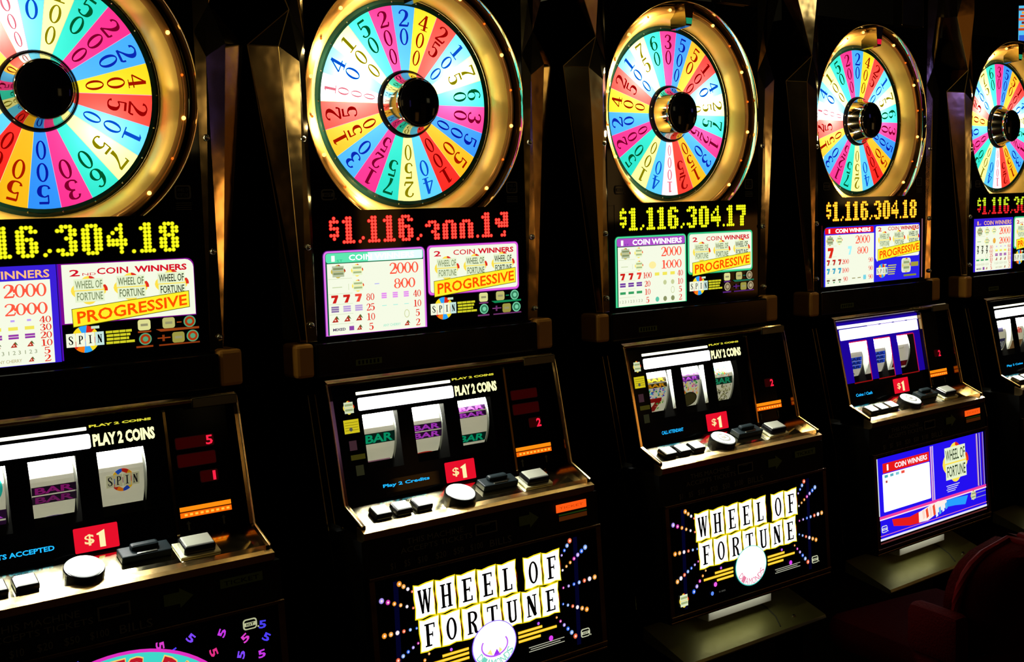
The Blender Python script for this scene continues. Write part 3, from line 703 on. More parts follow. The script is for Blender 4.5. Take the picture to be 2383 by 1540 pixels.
def credits(parent, kind):
    a = Art(REELS); fr = glow('2A0C0A', .35); rd = glow('3C0404', .5); on = glow('FF2040', 1.2)
    for (x0, z0, x1, z1) in ((.1490, -.5785, .2155, -.5590), (.1490, -.6075, .2155, -.5860), (.1840, -.6360, .2155, -.6165)):
        if kind in 'CDE' and x0 < .18: continue
        a.rrect(x0, z0, x1, z1, .003, fr, 1); a.rrect(x0 + .001, z0 + .001, x1 - .001, z1 - .001, .003, rd, 2)
    if kind == 'A': a.text('5', .2010, -.5760, .2130, -.5610, on, 3, .02); a.text('1', .2060, -.6340, .2110, -.6190, on, 3, .04)
    else: a.text('2', .2030, -.6355, .2145, -.6190, on, 3, .03)
    return a.build('credit_display', parent, 'red digit credit display')
def bill_lamp(parent):
    a = Art(plane(-.0465, .185, -.51))
    a.rect(.1430, -.6765, .2310, -.6695, glow('FF8A10', 1.1, True), 0); a.rect(.1430, -.6865, .2310, -.6785, glow('FF6A08', 1.1), 0)
    for k in range(9): a.rect(.150 + k * .009, -.6840, .155 + k * .009, -.6805, glow('FFC040', 1.1), 1)
    a.rect(.1430, -.6785, .2310, -.6765, glow('602000', .8), 0)
    for x in (.155, .215):
        a.rect(x - .0015, -.707, x + .0015, -.697, DIM, 0); a.poly([(x - .004, -.697), (x + .004, -.697), (x, -.692)], DIM, 0)
    return a.build('bill_lamp', parent, 'orange double striped bill slot lamp')

# ------------------------------------------------------------------ belly art
def igt(a, cx, cz, s, mat, lay, bg=None):
    bg = bg or BLK
    a.rrect(cx - s, cz - s * .72, cx + s, cz + s * .72, s * .4, mat, lay); a.rrect(cx - s * .82, cz - s * .55, cx + s * .82, cz + s * .55, s * .3, bg, lay + 1)
    a.rect(cx - s * 1.0, cz - s * .26, cx + s * 1.0, cz + s * .26, mat, lay + 2)
    a.text('IGT', cx - s * .55, cz - s * .18, cx + s * .55, cz + s * .18, bg, lay + 3, .03)
    a.disc(cx + s * 1.15, cz - s * .55, s * .13, s * .13, mat, lay + 1, 8)
def belly(parent, kind):
    a = Art(BELLY)
    a.rect(-.2420, -1.0560, .2600, -.8320, GLASSB, 0)
    if kind in 'BCE':
        for x in (-.203, .205): a.poly([(x - .007, -1.05), (x + .003, -1.05), (x + .009, -.84), (x - .001, -.84)], glow('08083C', .35), 1)
        def tile(x0, z1, wd, hh, ch):
            y = [(0, 1), (.25, .955), (.6, 1), (1, 1.02), (.955, .75), (1.01, .45), (.98, .2), (1, 0), (.7, .03), (.35, -.015), (0, 0), (.04, .3), (-.01, .6)]
            a.poly([(x0 + wd * u, z1 - hh + hh * v) for u, v in y], glow('FFE81C', 1, True), 2)
            a.poly([(x0 + wd * (.5 + (u - .5) * .90), z1 - hh + hh * (.5 + (v - .5) * .92)) for u, v in y], WHITE, 3)
            for u in (0., ): a.poly([(x0 + wd * .985, z1 - hh * .30), (x0 + wd * 1.02, z1 - hh * .5), (x0 + wd * .985, z1 - hh * .72), (x0 + wd * .955, z1 - hh * .5)], glow('7C2010', .8), 4)
            glyph(a, ch, x0 + wd * .20, z1 - hh * .86, x0 + wd * .80, z1 - hh * .18, INK, 5)
        for k, ch in enumerate('WHEEL'): tile(-.1652 + k * .0458, -.8540, .0445, .0625, ch)
        for k, ch in enumerate('OF'): tile(.0788 + k * .0453, -.8540, .0445, .0625, ch)
        for k, ch in enumerate('FORTUNE'): tile(-.1590 + k * .0458, -.9170, .0448, .0600, ch)
        cols = ['FFA030', 'FF7048', 'B8A0FF', 'FFB050', '90B8FF', 'E040C0', 'F8F0FF', '3C78FF']
        def string(p0, p1, n, seed, big=.0042):
            for k in range(n):
                t = k / max(1, n - 1); x = p0[0] + (p1[0] - p0[0]) * t; z = p0[1] + (p1[1] - p0[1]) * t; r = big * (1 - .5 * t)
                c = cols[(seed + k * 3) % len(cols)]
                a.disc(x, z, r * 1.25, r * 1.25, glow(c, .55), 6, 12); a.disc(x, z, r, r, glow(c, 1), 7, 12); a.disc(x, z, r * .5, r * .5, glow('FFF0E0', 1), 8, 8)
        string((-.193, -.8452), (-.168, -.8640), 4, 0); string((-.2305, -.8668), (-.168, -.8930), 6, 2); string((-.2297, -.928), (-.164, -.930), 6, 0)
        string((-.2275, -.9868), (-.163, -.957), 7, 3); string((-.181, -1.018), (-.142, -.981), 5, 7); string((.194, -.8440), (.172, -.868), 4, 1)
        string((.2319, -.8640), (.172, -.897), 7, 4); string((.2515, -.927), (.171, -.931), 7, 3); string((.2263, -.9855), (.168, -.962), 6, 0)
        string((.1935, -1.0307), (.150, -.984), 6, 1); a.disc(-.115, -1.0165, .0052, .0052, glow('F060E8', 1), 7, 12); a.disc(-.126, -1.034, .0045, .0045, glow('6090FF', 1), 7, 12)
        a.disc(.133, -1.020, .0052, .0052, glow('E040F0', 1), 7, 12); a.disc(.105, -.9850, .0030, .0030, glow('C060FF', 1), 7, 12); a.disc(-.095, -.9850, .0030, .0030, glow('C060FF', 1), 7, 12)
        for (x0, x1, s) in ((-.1495, -.0570, -1), (.0560, .1489, 1)):
            for k, (dz, cut) in enumerate(((.0080, .035), (.0, 0), (-.0085, .040))):
                u0, u1 = (x0 + cut, x1) if s < 0 else (x0, x1 - cut)
                a.rect(u0, -1.0005 + dz - .0026, u1, -1.0005 + dz + .0026, glow('FFC81C', 1), 6); a.rect(u0, -1.0005 + dz - .0003, u1, -1.0005 + dz + .0010, glow('FFF070', 1), 7)
        ring = '8A60FF' if kind == 'B' else '50D0C0'
        a.disc(0, -.9990, .0510, .0440, glow(ring, 1), 8, 40); a.disc(0, -.9985, .0490, .0422, glow('FFFFFF', 1.2), 9, 40)
        if kind == 'B':
            a.arc(.000, -1.000, .028, .0185, .031, .0215, glow('C060F8', 1), 10, 150, 390, 24); a.poly([(-.006, -1.021), (.012, -1.021), (.004, -1.008)], glow('A030F0', 1), 10)
            a.poly([(-.018, -1.012), (-.006, -1.018), (-.010, -1.006)], glow('F8F090', 1), 10); a.poly([(.016, -1.012), (.008, -1.018), (.010, -1.006)], glow('F8F090', 1), 10)
        tc = glow('78D8C0' if kind == 'B' else 'E880A0', 1)
        for k, ch in enumerate('DIAMONDS'):
            t = math.radians(-148 + k * 116 / 7); vs, fs = text_mesh(ch, .0); ca, sa = math.cos(t + math.pi / 2), math.sin(t + math.pi / 2)
            a.add([(.040 * math.cos(t) + (u - .5) * .0105 * ca - (v - .5) * .0145 * sa, -.9985 + .0345 * math.sin(t) + (u - .5) * .0105 * sa + (v - .5) * .0145 * ca) for u, v in vs], fs, tc, 10)
        for k in range(3): a.rect(.0790 + .004 * (k == 1), -1.0265 - k * .0040, .1660 - .010 * (k == 1), -1.0250 - k * .0040, glow('C8C8B0', .8), 6)
        igt(a, .2190, -1.0300, .0115, glow('D8DCB8', .8), 6); crest(a, -.2120, -1.0300, .024, .026, 6, .9, False); a.text('© 2005', -.105, -1.037, -.085, -1.0335, glow('707068', .7), 6)
    elif kind == 'A':
        fc = ['E040D0', '5040FF', '8048FF', 'C838E8', '4840F0', 'E83088']
        pts = [(.0640, -.852), (.0860, -.868), (.1130, -.852), (.1640, -.8560), (.2330, -.8580), (.1480, -.883), (.2020, -.8730), (.2380, -.880), (.1930, -.898), (.228, -.905), (-.0620, -.852), (-.0280, -.860), (.2070, -.928), (.170, -.925), (-.095, -.870), (-.13, -.89), (.235, -.94), (.2, -.96)]
        for k, (x, z) in enumerate(pts):
            t = (k * 1.9) % 3.1 - 1.5; vs, fs = text_mesh('5', .03); s = .013
            a.add([(x + s * ((u - .5) * math.cos(t) - (v - .5) * math.sin(t)), z + s * ((u - .5) * math.sin(t) + (v - .5) * math.cos(t))) for u, v in vs], fs, glow(fc[k % 6], .95), 2)
        cx, cz = .0, -1.0
        a.disc(cx, cz, .188, .153, glow('E030C0', 1), 3, 72); a.disc(cx, cz, .182, .148, glow('40D8C8', 1), 4, 72); a.disc(cx, cz, .138, .106, BLK, 5, 60)
        word = 'TIMES PAY'
        for k, ch in enumerate(word):
            if ch == ' ': continue
            t = math.radians(90 + (len(word) / 2 - .5 - k) * 9.4 - 8.5); vs, fs = text_mesh(ch, .04)
            for (c, sc_, ly) in (('F8D070', 1.14, 6), ('C01828', 1, 7)):
                ww = .0235 * sc_; hh = .029 * sc_; ca, sa = math.cos(t - math.pi / 2), math.sin(t - math.pi / 2)
                a.add([(cx + .160 * math.cos(t) + (u - .5) * ww * ca - (v - .5) * hh * sa, cz + .127 * math.sin(t) + (u - .5) * ww * sa + (v - .5) * hh * ca) for u, v in vs], fs, glow(c, 1), ly)
        igt(a, .2110, -.8520, .0120, glow('C8CCA0', .8), 6)
    else:
        blu = glow('2410F0', 1, True); a.rect(-.2330, -1.0400, .2570, -.8370, blu, 1)
        a.rect(-.2370, -.9790, -.2330, -.8370, glow('D8E0D8', 1), 2)
        a.rect(-.2130, -.8760, -.0085, -.8520, glow('E81818', 1), 2); a.text('1', -.1960, -.8710, -.1890, -.8560, CREAM, 3, .03); a.text('COIN WINNERS', -.1620, -.8705, -.0180, -.8570, glow('FFFFFF', 1), 3, .03)
        a.rrect(-.2160, -.9720, -.0085, -.8780, .003, WHITE, 3)
        for k, c in enumerate(('50A8B8', '60B0C0', '80C8D8', 'F05040')): a.rect(-.2080 + k * .024, -.8880, -.1930 + k * .024, -.8810, glow(c, 1), 4)
        a.rect(-.2040, -.9010, -.1960, -.8950, glow('A84838', 1), 4)
        for x, c in ((-.0040, 'FF8098'), (-.0010, 'FFFFFF'), (.0040, 'FF9CB0'), (.0080, 'FFFFFF')): a.rect(x, -.9800, x + .0022, -.8400, glow(c, 1), 3)
        crest(a, .1120, -.8975, .108, .090, 3, 1)
        for k in range(4): a.rect(.065 + .004 * (k % 2), -.9560 - k * .0050, .128 - .007 * k, -.9540 - k * .0050, glow('E8E8FF', .9), 3)
        for x, c in ((.2170, 'D89098'), (.2210, 'F0E8E0'), (.2260, '300830'), (.2330, 'E0D8D0'), (.2440, '601830'), (.2500, 'D0B0A8')): a.rect(x, -.9790, x + .0030, -.8380, glow(c, .9), 3)
        a.rect(-.2370, -.9870, .2570, -.9800, glow('F040A0', 1), 5); a.rect(-.2370, -.9895, .2570, -.9865, glow('FFE8F8', 1), 6)
        a.rect(-.2370, -1.0400, .2570, -1.0345, glow('E8E4F8', 1), 5); a.rect(-.2370, -1.0290, .2570, -1.0275, glow('FF8090', 1), 5); a.rect(-.2370, -1.0480, .2570, -1.0445, glow('6C3030', .8), 5)
        a.poly([(-.186, -.994), (-.110, -1.002), (-.060, -.996), (-.060, -1.026), (-.110, -1.024), (-.180, -1.012)], glow('E81C1C', 1), 6)
        a.poly([(.164, -.994), (.110, -.991), (.050, -.990), (.035, -1.006), (.100, -1.010), (.150, -1.016)], glow('28A0FF', 1), 6)
        # two cuffed hands reaching for each other
        a.poly([(-.070, -.998), (-.020, -.990), (.020, -.985), (.060, -.990), (.062, -1.006), (.020, -1.014), (-.030, -1.026), (-.070, -1.024)], glow('FFF0E8', 1), 7)
        for k in range(4):
            x = -.055 + k * .016; a.poly([(x, -.999 + k * .002), (x + .010, -.995 + k * .002), (x + .014, -1.016), (x + .004, -1.020)], glow('F05030' if k % 2 else 'FFD8C8', 1), 8)
            x = .006 + k * .015; a.poly([(x, -1.006 + k * .003), (x + .009, -1.003 + k * .003), (x + .012, -1.022 + k * .004), (x + .002, -1.025 + k * .004)], glow('50B0F0' if k % 2 else 'E8F4FF', 1), 8)
        igt(a, -.2200, -1.0120, .0120, glow('E8F0F0', .9), 7, glow('2410F0', 1)); crest(a, .190, -.9990, .024, .022, 7, .8, False)
        for k in range(2): a.rect(.205, -.997 - k * .012, .252, -.995 - k * .012, glow('B8B8C8', .7), 7)
    return a.build('belly_glass', parent, {'A': 'belly glass with scattered fives and a teal arc reading TIMES PAY', 'B': 'belly glass with two rows of white letter tiles and a violet medallion', 'C': 'belly glass with two rows of white letter tiles and a teal medallion',
                                           'D': 'blue belly glass with a red-headed table and two hands', 'E': 'belly glass with letter tiles'}[kind])

# ------------------------------------------------------------------ shared shell parts
def top_face_mesh():
    """black glass face around the wheel opening, flat-bottomed like the ring"""
    bm = bmesh.new(); n = 96; inn = []; out = []
    for i in range(n):
        t = 2 * math.pi * i / n; x, z = .2438 * math.sin(t), .2438 * math.cos(t)
        z2 = max(z, -.1987)
        inn.append(bm.verts.new((x, 0, z2)))
        s = .250 / max(abs(math.sin(t)), abs(math.cos(t)), 1e-6)
        ox, oz = s * math.sin(t), s * math.cos(t)
        ox = max(-.2465, min(.2465, ox)); oz = max(-.2040, min(.2480, oz * 1.06))
        out.append(bm.verts.new((ox, 0, oz)))
    for i in range(n): j = (i + 1) % n; bm.faces.new((inn[i], inn[j], out[j], out[i]))
    vs = [bm.verts.new(p) for p in ((-.2465, 0, -.430), (.2465, 0, -.430), (.2465, 0, -.203), (-.2465, 0, -.203))]; bm.faces.new(vs)
    bmesh.ops.remove_doubles(bm, verts=bm.verts, dist=1e-6)
    return mesh_bm('front_glass', bm, GLASSB)
def top_box_mesh():
    bm = bmesh.new()
    bm_box(bm, -.262, -.2466, .0005, .40, -.43, .2475); bm_box(bm, .2466, .262, .0005, .40, -.43, .2475)
    bm_box(bm, -.2466, .2466, .105, .40, -.43, .2475); bm_box(bm, -.2466, .2466, .0008, .105, .2455, .2475); bm_box(bm, -.2466, .2466, .002, .105, -.43, -.2045)
    return mesh_bm('top_box', bm, BLACKM)
def trim_mesh(s):
    """folded chrome side trim, widest at its shoulder"""
    bm = bmesh.new()
    P = dict(a=(-.2402, -.001, -.430), b=(-.2620, -.004, -.430), c=(-.2925, -.007, .084), d=(-.2680, -.003, .148), e=(-.2402, -.001, .100), f=(-.2560, -.010, .060), g=(-.2402, -.001, .020),
             c2=(-.3370, .022, .087), b2=(-.2670, .010, -.430), d2=(-.2780, .040, .150), u=(-.3240, .000, .290), v=(-.2402, -.002, .300), w=(-.2640, -.016, .300), u2=(-.3370, .035, .290),
             t1=(-.3250, .004, .46), t2=(-.2402, -.002, .46), t3=(-.272, -.020, .46), t4=(-.337, .045, .46), back1=(-.262, .09, -.43), back2=(-.262, .09, .087), back3=(-.262, .09, .46))
    V = {k: bm.verts.new((x * s * -1 if s > 0 else x, y, z)) for k, (x, y, z) in P.items()}
    for q in ('abfg', 'bcf', 'cdf', 'def', 'efg', 'bb2c2c', 'cc2d', 'c2d2d', 'dewv', 'duw', 'dd2u2u', 'uwt3t1', 'wvt2t3', 'uu2t4t1', 'b2back1back2c2', 'c2back2d2', 'd2back2back3t4u2'):
        names = []; i = 0
        while i < len(q):
            for L in (5, 2, 1):
                if q[i:i + L] in P: names.append(q[i:i + L]); i += L; break
        bm.faces.new([V[n] for n in names])
    for e in () if s > 0 else ('b2 c2', 'b c', 'c c2', 'c2 d', 'c d', 'd u'):
        p, q = e.split(); bm_tube(bm, [V[p].co, V[q].co], .0009, 6, 1)  # thin added tubes stand in for highlights along the folded edges
    return mesh_bm('side_trim', bm, [CHROME, surf('trim_edge', (.50, .33, .10), .4, 1.)])
def body_mesh():
    bm = bmesh.new()
    bm_extr(bm, [(.000, -.4305), (.000, -.522), (-.072, -.828), (-.095, -1.075), (.02, -1.085), (.02, -1.16), (.42, -1.16), (.42, -.4305)], -.2630, .2640)
    return mesh_bm('cabinet', bm, BLACKM)
def glint_tube_mesh(x):
    bm = bmesh.new()
    bm_tube(bm, [(x, -.0015, -.525), (x, -.0735, -.828), (x, -.0960, -1.06)], .0011, 6)  # added steel tube stands in for the glint on the cabinet's front edge
    return mesh_bm('edge_glint', bm, STUD)
def door_frame_mesh():
    """brass-edged frame round the reels with mirror-bright inner walls"""
    bm = bmesh.new()
    # top rail with a stepped profile
    bm_extr(bm, [(-.010, -.4960), (-.054, -.4945), (-.060, -.4985), (-.058, -.5040), (-.0475, -.5110), (-.040, -.5160), (.0, -.516)], -.2570, .2560, 0)
    bm_extr(bm, [(-.0600, -.4975), (-.0640, -.4990), (-.0630, -.5030), (-.0590, -.5040)], -.2570, .2560, 1)
    for x0, x1 in ((-.2570, -.2500), (.2490, .2560)):
        bm_extr(bm, [(.0, -.4980), (-.0600, -.5000), (-.0680, -.5300), (-.1080, -.7080), (-.1650, -.7330), (-.1650, -.7480), (.0, -.748)], x0, x1, 0)
    for x in (-.2575, .2565): bm_tube(bm, [(x, -.0610, -.5000), (x, -.0690, -.5300), (x, -.1090, -.7085), (x, -.1660, -.7335)], .0017, 6, 1)
    bm_extr(bm, [(-.150, -.7365), (-.1650, -.7400), (-.1745, -.7440), (-.1735, -.7560), (-.1670, -.7600), (-.150, -.760)], -.2590, .2590, 1)
    for x in (.198, .236): bm_box(bm, x - .020, x + .020, -.0660, -.0600, -.5120, -.4960, .001, 2)
    bm_box(bm, .1322, .1350, -.0560, -.044, -.5170, -.511, 0, 2)
    return mesh_bm('reel_door', bm, [surf('bronze_chrome', (.22, .14, .055), .10, 1., noise=.04), RAIL, surf('hinge_grey', (.10, .10, .06), .4, .6)])
def divider_mesh():
    bm = bmesh.new(); bm_extr(bm, [(-.044, -.514), (-.0560, -.514), (-.0930, -.716), (-.080, -.716)], .1310, .1355)
    return mesh_bm('reel_divider', bm, surf('bronze_chrome', (0, 0, 0)))
SLOPE = .368
def deckz(y): return -.7155 + (y + .085) * SLOPE
def deck_mesh():
    bm = bmesh.new(); bm_extr(bm, [(-.076, deckz(-.076)), (-.1655, deckz(-.1655)), (-.1655, -.7580), (-.076, -.758)], -.2498, .2488)
    bmesh.ops.bevel(bm, geom=[e for e in bm.edges if abs(e.verts[0].co.y + .1655) < 1e-4 and abs(e.verts[1].co.y + .1655) < 1e-4 and abs(e.verts[0].co.x - e.verts[1].co.x) > .1 and e.verts[0].co.z > -.75], offset=.004, segments=3, affect='EDGES')
    return mesh_bm('button_deck', bm, DECKM)
TILT = Matrix.Rotation(math.atan(SLOPE), 4, 'X')
def on_deck(x, y): return Matrix.Translation((x, y, deckz(y))) @ TILT
def button_mesh(w, d, h, top, r=.006):
    bm = bmesh.new(); bm_box(bm, -w / 2, w / 2, -d / 2, d / 2, 0, h, .003)
    n0 = len(bm.faces)
    bm_box(bm, -w / 2 + .003, w / 2 - .003, -d / 2 + .003, d / 2 - .003, h - .001, h + .0022, .0012)
    bm.faces.ensure_lookup_table()
    for f in bm.faces:
        if f.calc_center_median().z > h - .0015 and abs(f.calc_center_median().x) < w / 2 - .0025 and abs(f.calc_center_median().y) < d / 2 - .0025: f.material_index = 1
    return mesh_bm('bet_button', bm, [BLACK, top])
def round_mesh(r, h, top):
    bm = bmesh.new(); n = 40
    prof = [(0, 0), (r, 0), (r, h * .8), (r * .96, h), (r * .90, h), (r * .88, h + .002), (0, h + .003)]
    rings = []
    for (q, z) in prof: rings.append([bm.verts.new((q * math.cos(2 * math.pi * i / n), q * math.sin(2 * math.pi * i / n), z)) for i in range(n)] if q else [bm.verts.new((0, 0, z))])
    for k, (a, b) in enumerate(zip(rings, rings[1:])):
        for i in range(n):
            j = (i + 1) % n
            f = bm.faces.new((a[0], b[i], b[j]) if len(a) == 1 else ((a[i], b[0], a[j]) if len(b) == 1 else (a[i], b[i], b[j], a[j])))
            f.material_index = 1 if k >= 4 else 0
    return mesh_bm('spin_button', bm, [BLACK, top], False)
BTNW = surf('lit_button_white', (.85, .86, .82), .35)
def lit(name, base, e):
    m = surf(name, base, .3); b = m.node_tree.nodes['Principled BSDF']
    b.inputs['Emission Color'].default_value = (.95, 1, .92, 1); b.inputs['Emission Strength'].default_value = e; m.cycles.emission_sampling = 'NONE'; return m
BT1 = lit('button_lens_bright', (.8, .82, .78), .75); BT2 = lit('button_lens_grey', (.5, .55, .5), .28); BT3 = lit('button_lens_dim', (.22, .23, .18), .07)
def tray_mesh():
    bm = bmesh.new()
    bm_extr(bm, [(-.075, -1.1150), (-.2050, -1.1600), (-.2080, -1.1660), (-.2040, -1.1710), (-.075, -1.1450)], -.2250, .2330)
    bmesh.ops.bevel(bm, geom=[e for e in bm.edges if abs(e.verts[0].co.x - e.verts[1].co.x) < 1e-5 and e.verts[0].co.y < -.2 and e.verts[1].co.y < -.2], offset=.001, segments=1, affect='EDGES')
    # right-hand compartment rim and its two screws
    bm_tube(bm, [(.105, -.088, -1.1185), (.112, -.13, -1.1330), (.105, -.165, -1.1450), (.085, -.195, -1.1555)], .0015, 6, 1)
    for (x, y) in ((.145, -.110), (.150, -.180)):
        z = -1.115 + (y + .075) * .045 / .13
        r = bmesh.ops.create_uvsphere(bm, u_segments=10, v_segments=6, radius=.005, matrix=Matrix.Translation((x, y, z)))
        for f in {f for v in r['verts'] for f in v.link_faces}: f.material_index = 2
    return mesh_bm('coin_tray', bm, [STEEL, surf('tray_line', (.05, .05, .03), .5), STUD])
def frame_mesh():
    bm = bmesh.new()
    for (z0, z1, d) in ((-.8300, -.8240, .006), (-1.0640, -1.0570, .006), (-1.0740, -1.0690, .004)):
        y = -.172 + .065 * (z0 + .854); bm_box(bm, -.2530, .2720, y - d, y + .04, z0, z1, .001)
    for x0, x1 in ((-.2530, -.2425), (.2605, .2720)): bm_extr(bm, [(-.1745, -.826), (-.1900, -1.066), (-.150, -1.066), (-.140, -.826)], x0, x1)
    return mesh_bm('belly_frame', bm, surf('dark_brass', (.14, .085, .035), .3, 1., noise=.1))
def belly_box_mesh():
    bm = bmesh.new(); bm_extr(bm, [(-.02, -.7590), (-.1655, -.7600), (-.1680, -.8240), (-.1650, -.8300), (-.1790, -1.0600), (-.1800, -1.0700), (-.02, -1.080)], -.2600, .2720)
    return mesh_bm('lower_door', bm, BLACKM)
SH = {}
def shared(k, f):
    if k not in SH: SH[k] = f()
    return SH[k]
def strip_art(parent, accept):
    a = Art(plane(-.1683, .07, -.76))
    a.text('THIS MACHINE', -.1716, -.7800, -.0510, -.7700, DIM, 0); a.text('ACCEPTS TICKETS', -.1857, -.7940, -.0326, -.7845, DIM, 0)
    for k, s in enumerate(('$1', '$5', '$10', '$20', '$50', '$100', 'BILLS')):
        x = (-.2080, -.1800, -.1520, -.1140, -.0760, -.0390, .0050)[k]; w_ = (.010, .012, .020, .022, .022, .028, .050)[k]
        a.text(s, x, -.8190, x + w_, -.8060, DIM, 0)
    a.rect(-.0255, -.7930, .0239, -.7720, DIM, 0); a.rect(-.0225, -.7905, .0209, -.7745, BLK, 1)
    a.rect(-.010, -.7765, .008, -.7755, DIM, 2)
    a.poly([(.075, -.7760), (.100, -.7760), (.100, -.7700), (.122, -.7850), (.100, -.8010), (.100, -.7940), (.075, -.7940)], DIM2, 0)
    a.build('bill_notice', parent, 'faint grey printed notice of accepted bills')
    b = Art(plane(-.1695, .07, -.76))
    if accept:
        b.rrect(.1640, -.7850, .2405, -.7695, .001, glow('FF5A14', 1, True), 0); b.text('TICKET', .172, -.7795, .232, -.7750, glow('D04008', .9), 1)
        b.rect(.1700, -.8020, .2405, -.7935, glow('5C2A08', .5), 0); b.rect(.1700, -.7920, .2405, -.7890, glow('20380C', .6), 0)
    else: b.rect(.1660, -.7855, .2380, -.7710, DIM2, 0); b.text('TICKET', .172, -.7820, .232, -.7750, BLK, 1)
    b.build('ticket_lamp', parent, 'orange lit ticket slot lamp' if accept else 'unlit ticket slot lamp')

# ------------------------------------------------------------------ a whole machine
OFF = dict(A=(0.0095, 0.0080, -0.0151), B=(-0.01136, -0.00596, -0.00745), C=(-0.00364, -0.0059, -0.00479), D=(0.00646, 0.00112, 0.02028), E=(-0.00093, 0.00281, 0.02159))
LAB = dict(A='slot machine cut off by the left edge, yellow jackpot digits ending .18',
           B='slot machine with glitched red jackpot digits and purple-bordered pay tables',
           C='slot machine with yellow jackpot digits ending .17 and green-bordered pay tables',
           D='slot machine with amber jackpot digits, blue pay tables and a blue belly glass',
           E='slot machine with half green half red jackpot digits, farthest right in the row')
DISP = dict(A=('$1,116,304.18', lambda r: 'FFFF20', 'A0A000'), B=('$1,116,abb.1c', lambda r: 'FF5848', 'E80808'), C=('$1,116,304.17', lambda r: 'FFFF20', 'A0A800'),
            D=('$1,116,304.18', lambda r: 'FFF040', 'FF7800'), E=('$1,116,304.18', lambda r: 'D8FF30' if r < 4 else 'FF2830', '500800'))
TOPS_IDX = dict(A=18, B=0, C=6, D=0, E=6)
POINTER = dict(A='30D0C0', B='F0F0F0', C='20A070', D='F01840', E='20A070')
VFDT = dict(A=('BILLS / TICKETS ACCEPTED', -.215, -.0560), B=('Play 2 Credits', -.1620, -.0620), C=('CALL ATTENDANT', -.1660, -.1000), D=('Coins / Cash', -.1900, -.1200), E=('Play 2 Coins', -.1700, -.0800))
WL = (1, .98, .92)
LAMPS = dict(A=[(-.06, .10, 0.56, WL), (.10, -.06, 0.21, WL)], B=[(-.115, .045, 1.05, WL), (.110, .050, 0.63, WL)], C=[(-.085, .085, 0.77, WL), (.120, .030, 0.70, WL)],
             D=[(-.115, .020, 0.84, WL), (.110, .040, 0.42, WL)], E=[(-.10, .05, 0.70, WL), (.11, .03, 0.49, WL)])
def machine(kind):
    r = bpy.data.objects.new('slot_machine', None); C.objects.link(r)
    k = 'ABCDE'.index(kind) - 1; ox, oy, yaw = OFF[kind]
    r.location = (ox + .7 * k, oy, 0); r.rotation_euler = (0, 0, yaw)
    tag(r, LAB[kind], 'slot machine', 'row of wheel slot machines')
    # everything below is modelled about the axle height, so parts sit ZW up
    base = Matrix.Translation((0, 0, ZW))
    n_before = set(bpy.data.objects)
    link('cabinet', shared('body', body_mesh), r)
    for sx in (-.2640, .2650): link('edge_glint', shared('bead%g' % sx, lambda: glint_tube_mesh(sx)), r)
    link('top_box', shared('topbox', top_box_mesh), r)
    link('front_glass', shared('face', top_face_mesh), r)
    for s in (-1, 1): link('side_trim', shared('trim%d' % s, lambda: trim_mesh(s)), r)
    def bolt():
        bm = bmesh.new(); bmesh.ops.create_uvsphere(bm, u_segments=12, v_segments=8, radius=.006); return mesh_bm('bolt', bm, STUD, True)
    for (x, z) in ((-.2535, -.0725), (.2505, -.0725), (-.2530, -.262), (.2520, -.262), (.2560, -.407), (-.2530, -.40)):
        o = link('bolt', shared('bolt', bolt), r); o.location = (x, -.006, z)
    wh = make_wheel(r, TOPS_IDX[kind], LAMPS[kind])
    a, b = shared('hub', hub_meshes); hub = link('wheel_hub', a, wh); link('hub_cap', b, wh, 'dark glossy cap of the hub')
    link('pin_track', shared('track', track_mesh), wh)
    for (bx, bz, bp_) in ((-.205, .085, 1.6), (-.215, -.050, 1.6), (-.120, -.175, .8), (-.10, .195, .8)):
        l = bpy.data.lights.new('ring_fill', 'POINT'); l.energy = bp_; l.shadow_soft_size = .006; l.color = (1, .80, .42)  # point lights added near the left bulbs to brighten the gold bowl
        lo = bpy.data.objects.new('ring_fill', l); C.objects.link(lo); lo.location = (bx, .004, bz); lo.parent = r
    ring = link('wheel_ring', shared('ring', ring_bowl_mesh), r, 'gold bowl-shaped ring round the wheel')
    def bulb():
        bm = bmesh.new(); bmesh.ops.create_uvsphere(bm, u_segments=12, v_segments=8, radius=.0036); return mesh_bm('bulb', bm, glow('FFC060', 3, False), True)
    def bulb2():
        bm = bmesh.new(); bmesh.ops.create_uvsphere(bm, u_segments=12, v_segments=8, radius=.0022); return mesh_bm('bulb', bm, glow('FF7018', 1.3, False), True)
    for i in range(20):
        t = math.radians(i * 18 + 10)
        if .226 * math.cos(t) < -.19: continue
        o = link('bulb', shared('bulb', bulb) if i % 2 else shared('bulb2', bulb2), ring); o.location = (.2250 * math.sin(t), .0140, .2250 * math.cos(t))
    # pointer hanging over the top of the wheel
    bm = bmesh.new()
    v = [bm.verts.new(p) for p in ((-.016, -.014, .236), (.016, -.014, .236), (.008, -.012, .188), (-.008, -.012, .188), (-.016, .030, .236), (.016, .030, .236), (.008, .036, .184), (-.008, .036, .184))]
    for q in ((0, 1, 2, 3), (7, 6, 5, 4), (0, 4, 5, 1), (1, 5, 6, 2), (2, 6, 7, 3), (3, 7, 4, 0)): bm.faces.new([v[i] for i in q])
    bm.faces.ensure_lookup_table()
    pt = link('pointer', shared('pointer', lambda: mesh_bm('pointer', bm, surf('pointer_chrome', (.10, .08, .035), .12, 1.))), r)
    pa = Art(lambda x, z, l: (x, -.0130, z)); pa.poly([(-.0085, .192), (.0085, .192), (.010, .205), (-.010, .205)], glow(POINTER[kind], .8)); pa.build('pointer_window', pt, 'small coloured window in the pointer')
    s, fn, halo = DISP[kind]; make_display(r, s, fn, halo)
    pay_left(r, kind); pay_right(r, kind)
